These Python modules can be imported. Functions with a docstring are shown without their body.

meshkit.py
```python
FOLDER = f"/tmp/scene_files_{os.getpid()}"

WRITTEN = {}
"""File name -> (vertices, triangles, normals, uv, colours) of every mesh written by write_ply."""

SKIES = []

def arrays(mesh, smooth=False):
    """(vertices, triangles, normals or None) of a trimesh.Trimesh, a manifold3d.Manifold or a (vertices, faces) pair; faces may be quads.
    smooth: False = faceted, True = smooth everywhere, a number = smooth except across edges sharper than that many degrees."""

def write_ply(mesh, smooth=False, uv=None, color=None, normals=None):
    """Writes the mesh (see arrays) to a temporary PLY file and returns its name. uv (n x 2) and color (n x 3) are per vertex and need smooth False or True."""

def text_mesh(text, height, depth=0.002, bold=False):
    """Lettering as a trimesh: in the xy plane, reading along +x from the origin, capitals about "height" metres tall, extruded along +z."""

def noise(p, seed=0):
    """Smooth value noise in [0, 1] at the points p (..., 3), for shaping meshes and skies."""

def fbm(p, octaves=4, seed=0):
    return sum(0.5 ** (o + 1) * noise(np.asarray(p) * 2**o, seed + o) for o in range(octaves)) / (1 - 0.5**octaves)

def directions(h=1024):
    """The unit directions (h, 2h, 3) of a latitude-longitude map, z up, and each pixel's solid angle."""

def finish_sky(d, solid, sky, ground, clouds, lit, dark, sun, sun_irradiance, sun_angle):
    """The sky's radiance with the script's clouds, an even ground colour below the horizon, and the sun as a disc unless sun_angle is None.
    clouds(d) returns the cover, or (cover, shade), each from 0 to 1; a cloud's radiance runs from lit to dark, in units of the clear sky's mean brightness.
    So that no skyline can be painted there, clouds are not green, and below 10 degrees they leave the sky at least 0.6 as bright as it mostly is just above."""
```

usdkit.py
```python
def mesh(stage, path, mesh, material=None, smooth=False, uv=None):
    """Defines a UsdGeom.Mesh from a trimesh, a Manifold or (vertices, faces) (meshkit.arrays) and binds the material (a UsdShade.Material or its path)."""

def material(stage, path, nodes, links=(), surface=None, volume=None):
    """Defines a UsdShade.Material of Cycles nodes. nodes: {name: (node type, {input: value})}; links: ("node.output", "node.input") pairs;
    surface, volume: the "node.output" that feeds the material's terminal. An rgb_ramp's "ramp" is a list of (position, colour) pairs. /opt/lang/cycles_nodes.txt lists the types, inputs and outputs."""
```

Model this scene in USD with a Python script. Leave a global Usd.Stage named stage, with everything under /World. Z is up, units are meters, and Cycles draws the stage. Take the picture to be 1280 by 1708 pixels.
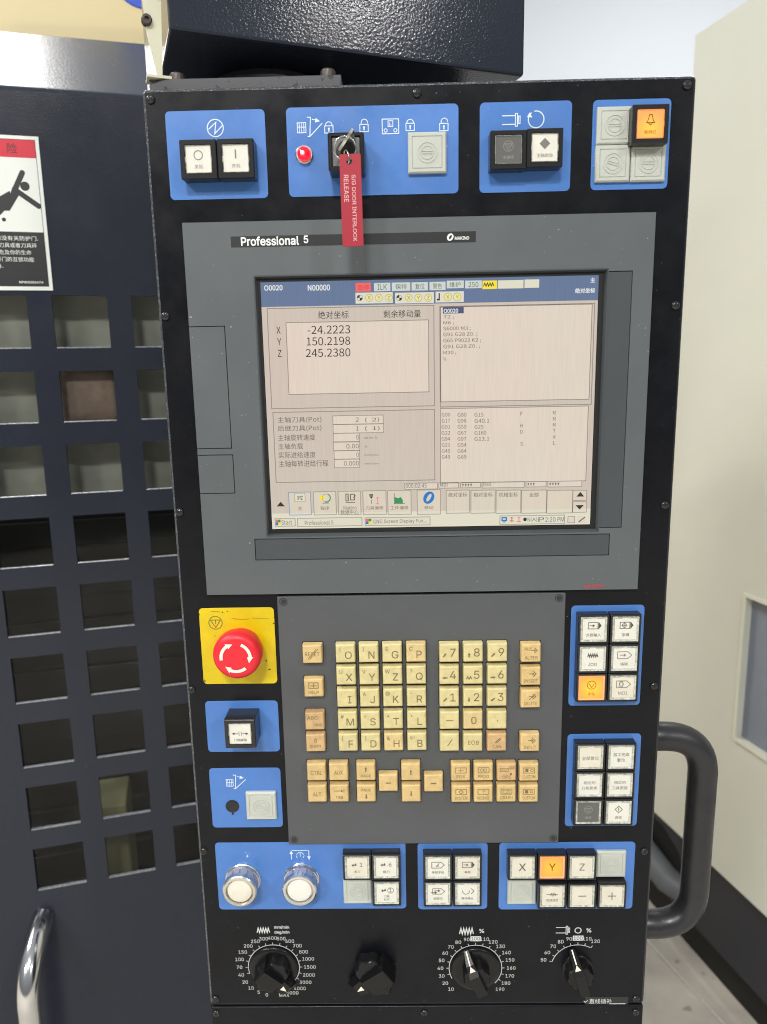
import math, glob, random
import numpy as np, trimesh, shapely
from shapely import affinity
from shapely.geometry import Polygon, LineString, Point, box, MultiPolygon
from shapely.ops import unary_union
from pxr import Usd, UsdGeom, UsdLux, UsdShade, Gf, Sdf, Vt
import usdkit

random.seed(7)
stage = Usd.Stage.CreateInMemory()
UsdGeom.SetStageUpAxis(stage, UsdGeom.Tokens.z)
UsdGeom.SetStageMetersPerUnit(stage, 1.0)
UsdGeom.Xform.Define(stage, '/World')
UsdGeom.Scope.Define(stage, '/World/Looks')

# ---------------------------------------------------------------- camera
Z0 = 1.5                      # height of the operator panel's top edge above the floor
cam = UsdGeom.Camera.Define(stage, '/World/camera')
R_ = (0.99972, 0.018781, 0.014371); D_ = (-0.015684, 0.981383, -0.191422); F_ = (-0.017699, 0.191143, 0.981403)
W_ = lambda a: (a[0], a[2], -a[1])            # panel axes (right, down, depth) -> world
r_, u_, b_ = W_(R_), tuple(-c for c in W_(D_)), tuple(-c for c in W_(F_))
eye = ((171.9 - 191) / 1000, -0.55292, Z0 - 0.19326)
cam.AddTransformOp().Set(Gf.Matrix4d(*r_, 0, *u_, 0, *b_, 0, *eye, 1))
cam.CreateHorizontalApertureAttr(36.0)
cam.CreateFocalLengthAttr(1225.6 * 36 / 1280)
cam.CreateFStopAttr(10.0)
cam.CreateFocusDistanceAttr(0.57)
cam.CreateClippingRangeAttr(Gf.Vec2f(0.01, 100))
cam.CreateExposureAttr(0.0)

# ---------------------------------------------------------------- light of the hall
def srgb(r, g, b):
    return tuple((c / 255 / 12.92 if c / 255 < 0.04045 else ((c / 255 + 0.055) / 1.055) ** 2.4) for c in (r, g, b))
HALL = 0.85
hall = usdkit.material(stage, '/World/Looks/hall_air', {
    'tc': ('texture_coordinate', {}), 'sep': ('separate_xyz', {}),
    'mr': ('map_range', {'from_min': -1.0, 'from_max': 1.0}),
    'ramp': ('rgb_ramp', {'ramp': [(0, (0.05, 0.05, 0.052)), (0.40, (0.10, 0.10, 0.105)), (0.52, (0.24, 0.25, 0.265)), (0.75, (0.42, 0.44, 0.47)), (1, (0.5, 0.52, 0.55))]}),
    'bg': ('background_shader', {'strength': HALL})},
    [('tc.generated', 'sep.vector'), ('sep.z', 'mr.value'), ('mr.result', 'ramp.fac'), ('ramp.color', 'bg.color')], surface='bg.background')
dome = UsdLux.DomeLight.Define(stage, '/World/hall_ambient')
UsdShade.MaterialBindingAPI.Apply(dome.GetPrim()).Bind(hall)
# rows of ceiling lamps
def ceiling_lamp(name, x, y, z, w, h, power, color=(1.0, 0.985, 0.95)):
    l = UsdLux.RectLight.Define(stage, '/World/' + name)
    l.CreateWidthAttr(w); l.CreateHeightAttr(h); l.CreateIntensityAttr(power); l.CreateColorAttr(Gf.Vec3f(*color))
    UsdGeom.Xformable(l).AddTranslateOp().Set(Gf.Vec3d(x, y, z))
LAMPS = [(-0.3, -2.7, 3.5, 0.5, 0.3, 235), (3.5, -4.17, 4.15, 0.45, 0.3, 360), (-2.7, -0.6, 3.8, 1.2, 0.6, 45), (1.8, 2.3, 4.0, 1.2, 0.6, 35), (-1.66, 1.92, 4.0, 0.6, 0.4, 100), (-2.8, -4.8, 4.2, 1.2, 0.6, 95)]
for i, a in enumerate(LAMPS):
    ceiling_lamp('ceiling_lamp' + ('_%03d' % i if i else ''), *a)

# ---------------------------------------------------------------- materials
MATS = {}
def mat(name, col, rough=0.5, metal=0.0, spec=0.5, bump=None, var=None, emit=None, coat=0.0, speck=None, trans=0.0, rvar=None):
    """bump=(scale, distance in m), var=(scale, amount), speck=(scale, threshold, colour), rvar=(scale, amount)"""
    p = {'base_color': col, 'roughness': rough, 'metallic': metal, 'specular_ior_level': spec, 'coat_weight': coat, 'coat_roughness': 0.15, 'transmission_weight': trans}
    nodes, links = {'p': ('principled_bsdf', p), 'tc': ('texture_coordinate', {})}, []
    if emit:
        p['emission_color'], p['emission_strength'] = emit[0], emit[1]
    src = None
    if var:
        nodes['vn'] = ('noise_texture', {'scale': var[0], 'detail': 4.0, 'roughness': 0.6})
        nodes['vr'] = ('rgb_ramp', {'ramp': [(0.25, tuple(c * (1 - var[1]) for c in col)), (0.75, tuple(min(1, c * (1 + var[1])) for c in col))]})
        links += [('tc.object', 'vn.vector'), ('vn.fac', 'vr.fac')]
        src = 'vr.color'
    if speck:
        nodes['sn'] = ('noise_texture', {'scale': speck[0], 'detail': 1.0})
        nodes['sr'] = ('rgb_ramp', {'ramp': [(0, (0, 0, 0)), (speck[1], (0, 0, 0)), (min(speck[1] + 0.03, 1), (1, 1, 1)), (1, (1, 1, 1))]})
        nodes['sm'] = ('mix', {'color1': col, 'color2': speck[2]})
        links += [('tc.object', 'sn.vector'), ('sn.fac', 'sr.fac'), ('sr.color', 'sm.fac')]
        if src: links.append((src, 'sm.color1'))
        src = 'sm.color'
    if src: links.append((src, 'p.base_color'))
    if rvar:
        nodes['rn'] = ('noise_texture', {'scale': rvar[0], 'detail': 5.0, 'roughness': 0.65})
        nodes['rm'] = ('map_range', {'from_min': 0.3, 'from_max': 0.7, 'to_min': rough - rvar[1], 'to_max': rough + rvar[1]})
        links += [('tc.object', 'rn.vector'), ('rn.fac', 'rm.value'), ('rm.result', 'p.roughness')]
    if bump:
        nodes['bn'] = ('noise_texture', {'scale': bump[0], 'detail': 2.0})
        nodes['b'] = ('bump', {'strength': 1.0, 'distance': bump[1]})
        links += [('tc.object', 'bn.vector'), ('bn.fac', 'b.height'), ('b.normal', 'p.normal')]
    MATS[name] = usdkit.material(stage, '/World/Looks/' + name, nodes, links, surface='p.BSDF')
    return MATS[name]

mat('panel_paint', (0.0055, 0.006, 0.008), 0.30, spec=0.22, bump=(2600, 0.000008), var=(18, 0.35), rvar=(22, 0.10), speck=(330, 0.77, (0.10, 0.10, 0.10)))
mat('edge_paint', (0.014, 0.0148, 0.018), 0.22, bump=(1500, 0.00004))
mat('textured_paint', (0.026, 0.031, 0.044), 0.13, spec=0.22, bump=(480, 0.00016), speck=(300, 0.80, (0.12, 0.12, 0.13)))  # light specks put into the colour as sparkle
mat('door_paint', (0.021, 0.025, 0.037), 0.24, spec=0.32, bump=(700, 0.00011), speck=(240, 0.80, (0.10, 0.10, 0.11)), rvar=(9, 0.06))
mat('door_top_paint', (0.026, 0.031, 0.044), 0.27, spec=0.36, bump=(430, 0.00016), speck=(330, 0.74, (0.16, 0.16, 0.17)))  # brighter specks put into the colour for the grain of the sheen
mat('label_blue', srgb(74, 121, 190), 0.34, var=(16, 0.09), rvar=(30, 0.1), speck=(420, 0.78, srgb(150, 178, 214)))
mat('label_yellow', srgb(214, 190, 8), 0.38, var=(60, 0.10), speck=(170, 0.70, srgb(90, 84, 12)))
mat('bezel_grey', srgb(86, 91, 93), 0.46, bump=(1800, 0.00004), var=(10, 0.09), rvar=(12, 0.1), speck=(420, 0.77, (0.28, 0.28, 0.28)))
mat('bezel_inset', srgb(66, 71, 74), 0.42, bump=(1800, 0.00005), var=(16, 0.05))
mat('plate_grey', srgb(79, 82, 84), 0.5, bump=(2200, 0.00003), var=(9, 0.10), rvar=(14, 0.12), speck=(400, 0.78, (0.2, 0.2, 0.2)))
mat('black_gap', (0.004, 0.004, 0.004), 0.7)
mat('black_plastic', (0.012, 0.012, 0.013), 0.38, bump=(2500, 0.00003))
mat('knob_black', (0.006, 0.006, 0.0065), 0.24, spec=0.35)
mat('button_frame', (0.013, 0.013, 0.014), 0.24)
mat('legend_white', srgb(226, 224, 214), 0.5, var=(90, 0.05))
mat('legend_warm', srgb(222, 216, 200), 0.5, var=(90, 0.06))
mat('legend_dark', srgb(92, 92, 90), 0.45)
mat('legend_amber', srgb(200, 110, 40), 0.5, emit=((1.0, 0.46, 0.07), 0.8))
mat('lamp_amber', srgb(190, 100, 12), 0.5, emit=((1.0, 0.46, 0.012), 0.9))
mat('lens_rim', srgb(186, 190, 178), 0.12, coat=0.6, var=(420, 0.6))
mat('rim_amber', srgb(230, 150, 100), 0.15, coat=0.6, emit=((1.0, 0.33, 0.10), 0.55))
mat('blank_grey', srgb(184, 188, 178), 0.45, var=(60, 0.04))
mat('print_dark', srgb(64, 62, 58), 0.5)
mat('print_grey', srgb(120, 117, 110), 0.5)
mat('print_amber', srgb(92, 54, 10), 0.6, spec=0.1)
mat('print_white', srgb(214, 226, 236), 0.5)
mat('dial_white', srgb(206, 208, 206), 0.5)
mat('key_letter', srgb(206, 193, 140), 0.42, var=(190, 0.13))
mat('key_letter_worn', srgb(206, 184, 130), 0.42, var=(160, 0.18))
mat('key_function', srgb(206, 178, 122), 0.42, var=(170, 0.15))
mat('key_function_worn', srgb(198, 164, 116), 0.42, var=(170, 0.18))
mat('print_light', srgb(150, 150, 146), 0.5)
mat('key_print', srgb(120, 104, 66), 0.55)
mat('estop_red', srgb(222, 34, 50), 0.42, bump=(2500, 0.00003))
mat('estop_white', srgb(238, 232, 214), 0.5)
mat('led_red', srgb(220, 20, 30), 0.15, emit=((1.0, 0.01, 0.03), 0.9), coat=0.5)
mat('led_core', (1, 0.5, 0.5), 0.3, emit=((1.0, 0.10, 0.12), 3.0))
mat('chrome', (0.72, 0.72, 0.72), 0.14, metal=1.0)
mat('worn_chrome', (0.70, 0.68, 0.62), 0.30, metal=1.0, rvar=(120, 0.1))
mat('grip_violet', (0.36, 0.35, 0.42), 0.45, metal=0.3)
mat('key_metal', (0.62, 0.58, 0.46), 0.24, metal=1.0, rvar=(200, 0.1))
mat('switch_face', srgb(112, 114, 112), 0.35, metal=0.3)
mat('tag_red', srgb(160, 26, 46), 0.5, var=(60, 0.06), bump=(900, 0.00004))
mat('tag_print', srgb(232, 190, 190), 0.5)
mat('edge_glint', (0.045, 0.049, 0.056), 0.25, bump=(1500, 0.00004), speck=(900, 0.60, (0.22, 0.23, 0.25)))  # lighter speckled tone painted in for light caught along the edge
mat('handle_paint', (0.020, 0.020, 0.022), 0.36, bump=(900, 0.00006), var=(20, 0.3), rvar=(35, 0.1), speck=(260, 0.78, (0.14, 0.14, 0.15)))
mat('lip_grey', (0.30, 0.31, 0.33), 0.3, metal=0.4, var=(300, 0.5))
mat('screw_black', (0.014, 0.014, 0.015), 0.18, coat=0.3)
mat('steel_bolt', (0.07, 0.055, 0.05), 0.4, metal=0.4)
mat('mount_grey', (0.055, 0.057, 0.062), 0.5, bump=(1200, 0.0001), speck=(210, 0.66, (0.008, 0.008, 0.008)))
mat('zinc_bracket', srgb(206, 204, 180), 0.35, metal=0.1, var=(40, 0.06))
mat('cream_paint', srgb(207, 207, 195), 0.42, var=(6, 0.02), bump=(500, 0.00004))
mat('cream_light', srgb(216, 215, 198), 0.42)
mat('cream_yellow', srgb(228, 210, 160), 0.45, var=(5, 0.03))
mat('logo_blue', srgb(26, 74, 205), 0.4)
mat('navy_plinth', (0.014, 0.015, 0.022), 0.4, bump=(500, 0.0001), var=(8, 0.15))
mat('hose_grey', (0.12, 0.13, 0.14), 0.5, var=(30, 0.1))
mat('recess_glass', srgb(128, 136, 150), 0.25, var=(4, 0.25))
mat('wall_white', srgb(212, 218, 226), 0.7)
mat('interior_dark', (0.010, 0.011, 0.012), 0.45, var=(7, 0.3))
mat('interior_warm', (0.22, 0.21, 0.12), 0.55, var=(9, 0.3))
mat('mirrored_pink', (0.26, 0.18, 0.155), 0.5, var=(30, 0.5))
mat('mirrored_pale', (0.42, 0.41, 0.38), 0.5, var=(8, 0.45))
mat('sticker_white', srgb(230, 234, 228), 0.4)
mat('sticker_red', srgb(206, 26, 50), 0.4)
mat('sticker_black', (0.018, 0.019, 0.020), 0.4)
mat('concrete', srgb(180, 174, 164), 0.75, var=(7, 0.22), bump=(60, 0.0006), speck=(26, 0.70, srgb(150, 144, 136)))
mat('floor_line', srgb(196, 196, 190), 0.6, var=(200, 0.3))
def backlit(name, x, y, edge, core):
    """amber legend lit by the bulb behind it: brightest over the bulb"""
    s = 1 / 0.0105
    MATS[name] = usdkit.material(stage, '/World/Looks/' + name, {
        'tc': ('texture_coordinate', {}), 'mp': ('mapping', {'scale': (s, s, 0.0), 'location': (-x / 1000 * s, -y / 1000 * s, 0.0)}),
        'g': ('gradient_texture', {'gradient_type': 'spherical'}), 'r': ('rgb_ramp', {'ramp': [(0, edge), (0.35, tuple(0.6 * a + 0.4 * c for a, c in zip(edge, core))), (0.8, core), (1, core)]}),
        'p': ('principled_bsdf', {'base_color': srgb(190, 104, 24), 'roughness': 0.5, 'emission_strength': 0.9})},
        [('tc.object', 'mp.vector'), ('mp.vector', 'g.vector'), ('g.fac', 'r.fac'), ('r.color', 'p.emission_color')], surface='p.BSDF')
backlit('legend_amber', 348.0, -36.4, (0.82, 0.33, 0.11), (1.0, 0.58, 0.06))
backlit('lamp_amber', 323.6, -443.6, (0.88, 0.36, 0.06), (1.0, 0.64, 0.02))
backlit('lamp_amber_axis', 296.7, -602.9, (0.88, 0.33, 0.07), (1.0, 0.52, 0.02))
# clear lens and window glass: see-through panes that mirror by fresnel
for nm, tint, ior, rg in (('clear_lens', (0.98, 0.98, 0.97), 0.04, 0.05), ('window_glass', (0.70, 0.72, 0.68), 0.02, 0.04)):
    MATS[nm] = usdkit.material(stage, '/World/Looks/' + nm, {
        't': ('transparent_bsdf', {'color': tint}), 'g': ('glossy_bsdf', {'roughness': rg, 'color': (1, 1, 1)}), 'lw': ('layer_weight', {'blend': 0.5}),
        'pw': ('math', {'math_type': 'power', 'value2': 4.0}), 'f': ('math', {'math_type': 'multiply_add', 'value2': 0.7, 'value3': ior}), 'm': ('mix_closure', {})},
        [('lw.facing', 'pw.value1'), ('pw.value', 'f.value1'), ('f.value', 'm.fac'), ('t.BSDF', 'm.closure1'), ('g.BSDF', 'm.closure2')], surface='m.closure')
# the lit LCD: every colour on it gives off light
SCOL = {'bg': (208, 196, 185), 'w': (226, 213, 200), 'E': (224, 220, 200), 'b': (222, 210, 194), 'G': (206, 214, 206), 'N': (72, 84, 122), 'H': (100, 120, 156), 'W': (226, 228, 226),
        'R': (246, 104, 100), 'r': (214, 70, 70), 'Y': (250, 226, 60), 'c': (236, 228, 150), 'K': (44, 44, 40), 'D': (104, 100, 92), 'S': (128, 122, 112), 'B': (34, 120, 196), 'g': (40, 150, 84)}
for k, c in SCOL.items():
    nm = 'lcd_' + {'bg': 'ground', 'w': 'field', 'E': 'cream', 'b': 'button', 'G': 'cell', 'N': 'navy', 'H': 'header', 'W': 'white', 'R': 'red', 'r': 'crimson', 'Y': 'yellow', 'c': 'pale', 'K': 'black', 'D': 'text', 'S': 'line', 'B': 'blue', 'g': 'green'}[k]
    e = srgb(*c)
    nodes = {'p': ('principled_bsdf', {'base_color': (0.01, 0.01, 0.01), 'roughness': 0.35, 'specular_ior_level': 0.3, 'emission_color': e, 'emission_strength': 0.97})}
    links = []
    if k in ('bg', 'w', 'H', 'b'):
        nodes.update({'tc': ('texture_coordinate', {}), 'mp': ('mapping', {'scale': (1, 0.05, 1)}), 'wv': ('noise_texture', {'scale': 900.0, 'detail': 1.0}), 'n2': ('noise_texture', {'scale': 9.0, 'detail': 2.0}),
                      'r1': ('rgb_ramp', {'ramp': [(0.3, tuple(x * 0.97 for x in e)), (0.7, tuple(x * 1.03 for x in e))]}),
                      'r2': ('rgb_ramp', {'ramp': [(0.3, (1.02, 0.95, 0.945)), (0.7, (0.96, 0.98, 0.93))]}), 'mx': ('mix', {'mix_type': 'multiply', 'fac': 1.0})})
        links = [('tc.object', 'mp.vector'), ('mp.vector', 'wv.vector'), ('tc.object', 'n2.vector'), ('wv.fac', 'r1.fac'), ('n2.fac', 'r2.fac'), ('r1.color', 'mx.color1'), ('r2.color', 'mx.color2'), ('mx.color', 'p.emission_color')]
    MATS['scr_' + k] = usdkit.material(stage, '/World/Looks/' + nm, nodes, links, surface='p.BSDF')

# ---------------------------------------------------------------- helpers
taken = {}
def numbered(path):
    k = taken.get(path, -1) + 1
    taken[path] = k
    return path if k == 0 else '%s_%03d' % (path, k)
def tag(prim, **kw):
    for k, v in kw.items():
        if v: prim.SetCustomDataByKey(k, v)
    return prim
def thing(name, label, category, loc=(0, 0, 0), rz=0.0, rx=0.0, group=None):
    x = UsdGeom.Xform.Define(stage, numbered('/World/' + name))
    x.AddTranslateOp().Set(Gf.Vec3d(*loc))
    if rz: x.AddRotateZOp().Set(rz)
    if rx: x.AddRotateXOp().Set(rx)
    return tag(x.GetPrim(), label=label, category=category, group=group)
def obj(name, mesh, m, parent='/World', smooth=False, label=None, scale=0.001, **kw):
    """One Mesh prim. Meshes of the panel-like things are drawn in millimetres."""
    path = parent if isinstance(parent, str) else str(parent.GetPath())
    if isinstance(mesh, list): mesh = trimesh.util.concatenate(mesh)
    mesh = trimesh.Trimesh(np.array(mesh.vertices) * scale, np.array(mesh.faces), process=False)
    p = usdkit.mesh(stage, numbered(path + '/' + name), mesh, MATS[m], smooth=smooth).GetPrim()
    return tag(p, label=label, **kw)

def rr(x0, y0, x1, y1, r, z=0.0, ins=0.0, n=3):
    """ring of a rounded rectangle, counter-clockwise"""
    x0, y0, x1, y1 = x0 + ins, y0 + ins, x1 - ins, y1 - ins
    r = max(min(r - ins, (x1 - x0) / 2 - 1e-3, (y1 - y0) / 2 - 1e-3), 0.02)
    pts = []
    for cx, cy, a in ((x1 - r, y0 + r, -90), (x1 - r, y1 - r, 0), (x0 + r, y1 - r, 90), (x0 + r, y0 + r, 180)):
        for k in range(n + 1):
            t = math.radians(a + 90 * k / n)
            pts.append((cx + r * math.cos(t), cy + r * math.sin(t), z))
    return np.array(pts)
def circ(cx, cy, r, z=0.0, n=32):
    t = np.arange(n) * 2 * math.pi / n
    return np.stack([cx + r * np.cos(t), cy + r * np.sin(t), np.full(n, float(z))], 1)
def loft(rings, cap=True, cap0=False):
    v, f, n = np.vstack(rings), [], len(rings[0])
    for k in range(len(rings) - 1):
        a, b = k * n, (k + 1) * n
        for i in range(n):
            j = (i + 1) % n
            f += [(a + i, a + j, b + j), (a + i, b + j, b + i)]
    v = list(v)
    if cap:
        c = len(v); v.append(rings[-1].mean(0)); o = (len(rings) - 1) * n
        f += [(o + i, o + (i + 1) % n, c) for i in range(n)]
    if cap0:
        c = len(v); v.append(rings[0].mean(0))
        f += [((i + 1) % n, i, c) for i in range(n)]
    return trimesh.Trimesh(np.array(v), np.array(f), process=False)
def slab(x0, y0, x1, y1, z0, z1, r=0.5, bev=0.4, n=3, cap0=False):
    return loft([rr(x0, y0, x1, y1, r, z0, 0, n), rr(x0, y0, x1, y1, r, z1 - bev, 0, n), rr(x0, y0, x1, y1, r, z1 - bev * 0.3, bev * 0.3, n), rr(x0, y0, x1, y1, r, z1, bev, n)], cap0=cap0)
def polys(g):
    if g.is_empty: return []
    return [p for p in getattr(g, 'geoms', [g]) if p.geom_type == 'Polygon' and p.area > 1e-9]
def sheet(g, z):
    """flat print: the shape as one sheet at height z"""
    ms = []
    for p in polys(g):
        v, f = trimesh.creation.triangulate_polygon(p, engine='earcut')
        v = np.asarray(v); v3 = np.column_stack([v, np.full(len(v), z)])
        f = np.asarray(f)
        c = np.cross(v3[f[:, 1]] - v3[f[:, 0]], v3[f[:, 2]] - v3[f[:, 0]])[:, 2]
        f[c < 0] = f[c < 0][:, ::-1]
        ms.append(trimesh.Trimesh(v3, f, process=False))
    return trimesh.util.concatenate(ms)
def prism(g, z0, z1):
    ms = []
    for p in polys(g):
        m = trimesh.creation.extrude_polygon(p, z1 - z0, engine='earcut'); m.apply_translation((0, 0, z0)); ms.append(m)
    return trimesh.util.concatenate(ms)
def revolve(profile, cx, cy, n=40):
    return loft([circ(cx, cy, max(r, 0.01), z, n) for r, z in profile])
def sweep(path, r, n=16, cap=True):
    """tube of radius r along a list of points"""
    P = np.array(path, float); T = np.gradient(P, axis=0); T /= np.linalg.norm(T, axis=1)[:, None]
    up = np.array([0.0, 0, 1]) if abs(T[0] @ np.array([0, 0, 1.0])) < 0.9 else np.array([1.0, 0, 0])
    rings = []
    for p, t in zip(P, T):
        a = up - t * (up @ t); a /= np.linalg.norm(a); b = np.cross(t, a); up = a
        ang = np.arange(n) * 2 * math.pi / n
        rings.append(p + r * (np.cos(ang)[:, None] * a + np.sin(ang)[:, None] * b))
    return loft(rings, cap=cap, cap0=cap)
def rounded_path(pts, rad, seg=8):
    out = [np.array(pts[0], float)]
    for i in range(1, len(pts) - 1):
        a, b, c = (np.array(q, float) for q in pts[i - 1:i + 2])
        u, w = (a - b) / np.linalg.norm(a - b), (c - b) / np.linalg.norm(c - b)
        for k in range(seg + 1):
            t = k / seg
            p0, p1 = b + u * rad, b + w * rad
            out.append((1 - t) ** 2 * p0 + 2 * t * (1 - t) * (b * 0.93 + (p0 + p1) * 0.035) + t * t * p1)
    out.append(np.array(pts[-1], float))
    return out
CJK = glob.glob('/opt/blender-*/*/datafiles/fonts/Noto Sans CJK*.woff2')
_fonts, _texts = {}, {}
def glyphs(s, font='inter', bold=False):
    """lettering as a shapely shape, size-normalised (72 units to the font size)"""
    key = (s, font, bold)
    if key not in _texts:
        from PIL import Image, ImageDraw, ImageFont
        base = '/opt/blender-*/*/datafiles/fonts/'
        name = {'inter': 'Inter.woff2', 'mono': 'DejaVuSansMono.woff2', 'cjk': 'Noto Sans CJK Regular.woff2'}[font]
        if font not in _fonts: _fonts[font] = ImageFont.truetype(glob.glob(base + name)[0], 72)
        f, sw = _fonts[font], (2 if bold else 0)
        x0, y0, x1, y1 = f.getbbox(s, anchor='ls', stroke_width=sw)
        im = Image.new('L', (int(x1 - x0 + 8), int(y1 - y0 + 8)))
        ImageDraw.Draw(im).text((4 - x0, 4 - y0), s, 255, f, anchor='ls', stroke_width=sw)
        on = np.pad(np.asarray(im) > 127, ((0, 0), (1, 1))).astype(np.int8)
        rows, starts = np.nonzero(np.diff(on, axis=1) == 1); ends = np.nonzero(np.diff(on, axis=1) == -1)[1]
        g = shapely.union_all(shapely.box(starts, -rows - 1, ends, -rows))
        _texts[key] = g.buffer(0.6).buffer(-0.6).simplify(0.9)
    return _texts[key]
def is_cjk(s): return any(ord(c) > 0x2e80 for c in s)
def fit(s, x0, y0, x1, y1, font=None, bold=False):
    """the words stretched to fill a box (y up)"""
    g = glyphs(s, font or ('cjk' if is_cjk(s) else 'inter'), bold)
    a, b, c, d = g.bounds
    g = affinity.translate(g, -a, -b)
    return affinity.translate(affinity.scale(g, (x1 - x0) / (c - a), (y1 - y0) / max(d - b, 1e-6), origin=(0, 0)), x0, y0)
def put(s, cx, cy, h, font=None, bold=False, sx=1.0):
    """the words centred at a point, with letters h high (relative to a capital or a Chinese character)"""
    f = font or ('cjk' if is_cjk(s) else 'inter')
    g = glyphs(s, f, bold)
    k = h / (52.0 if f != 'cjk' else 64.0)
    g = affinity.scale(g, k * sx, k, origin=(0, 0)); a, b, c, d = g.bounds
    return affinity.translate(g, cx - (a + c) / 2, cy - (b + d) / 2)
def line(pts, w=0.5): return LineString(pts).buffer(w / 2, quad_segs=2, cap_style='flat', join_style='mitre')
def ring(cx, cy, r, w=0.5): return Point(cx, cy).buffer(r + w / 2, quad_segs=8).difference(Point(cx, cy).buffer(r - w / 2, quad_segs=8))
def frame(x0, y0, x1, y1, w=0.5): return box(x0, y0, x1, y1).difference(box(x0 + w, y0 + w, x1 - w, y1 - w))
def arc(cx, cy, r, a0, a1, w=0.5, n=24):
    return line([(cx + r * math.cos(math.radians(a)), cy + r * math.sin(math.radians(a))) for a in np.linspace(a0, a1, n)], w)
def tri(*p): return Polygon(p)
def U(*g): return unary_union([x for x in g if x is not None])
def mv(g, x, y, s=1.0, rot=0): return affinity.translate(affinity.scale(affinity.rotate(g, rot, origin=(0, 0)), s, s, origin=(0, 0)), x, y)
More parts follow.
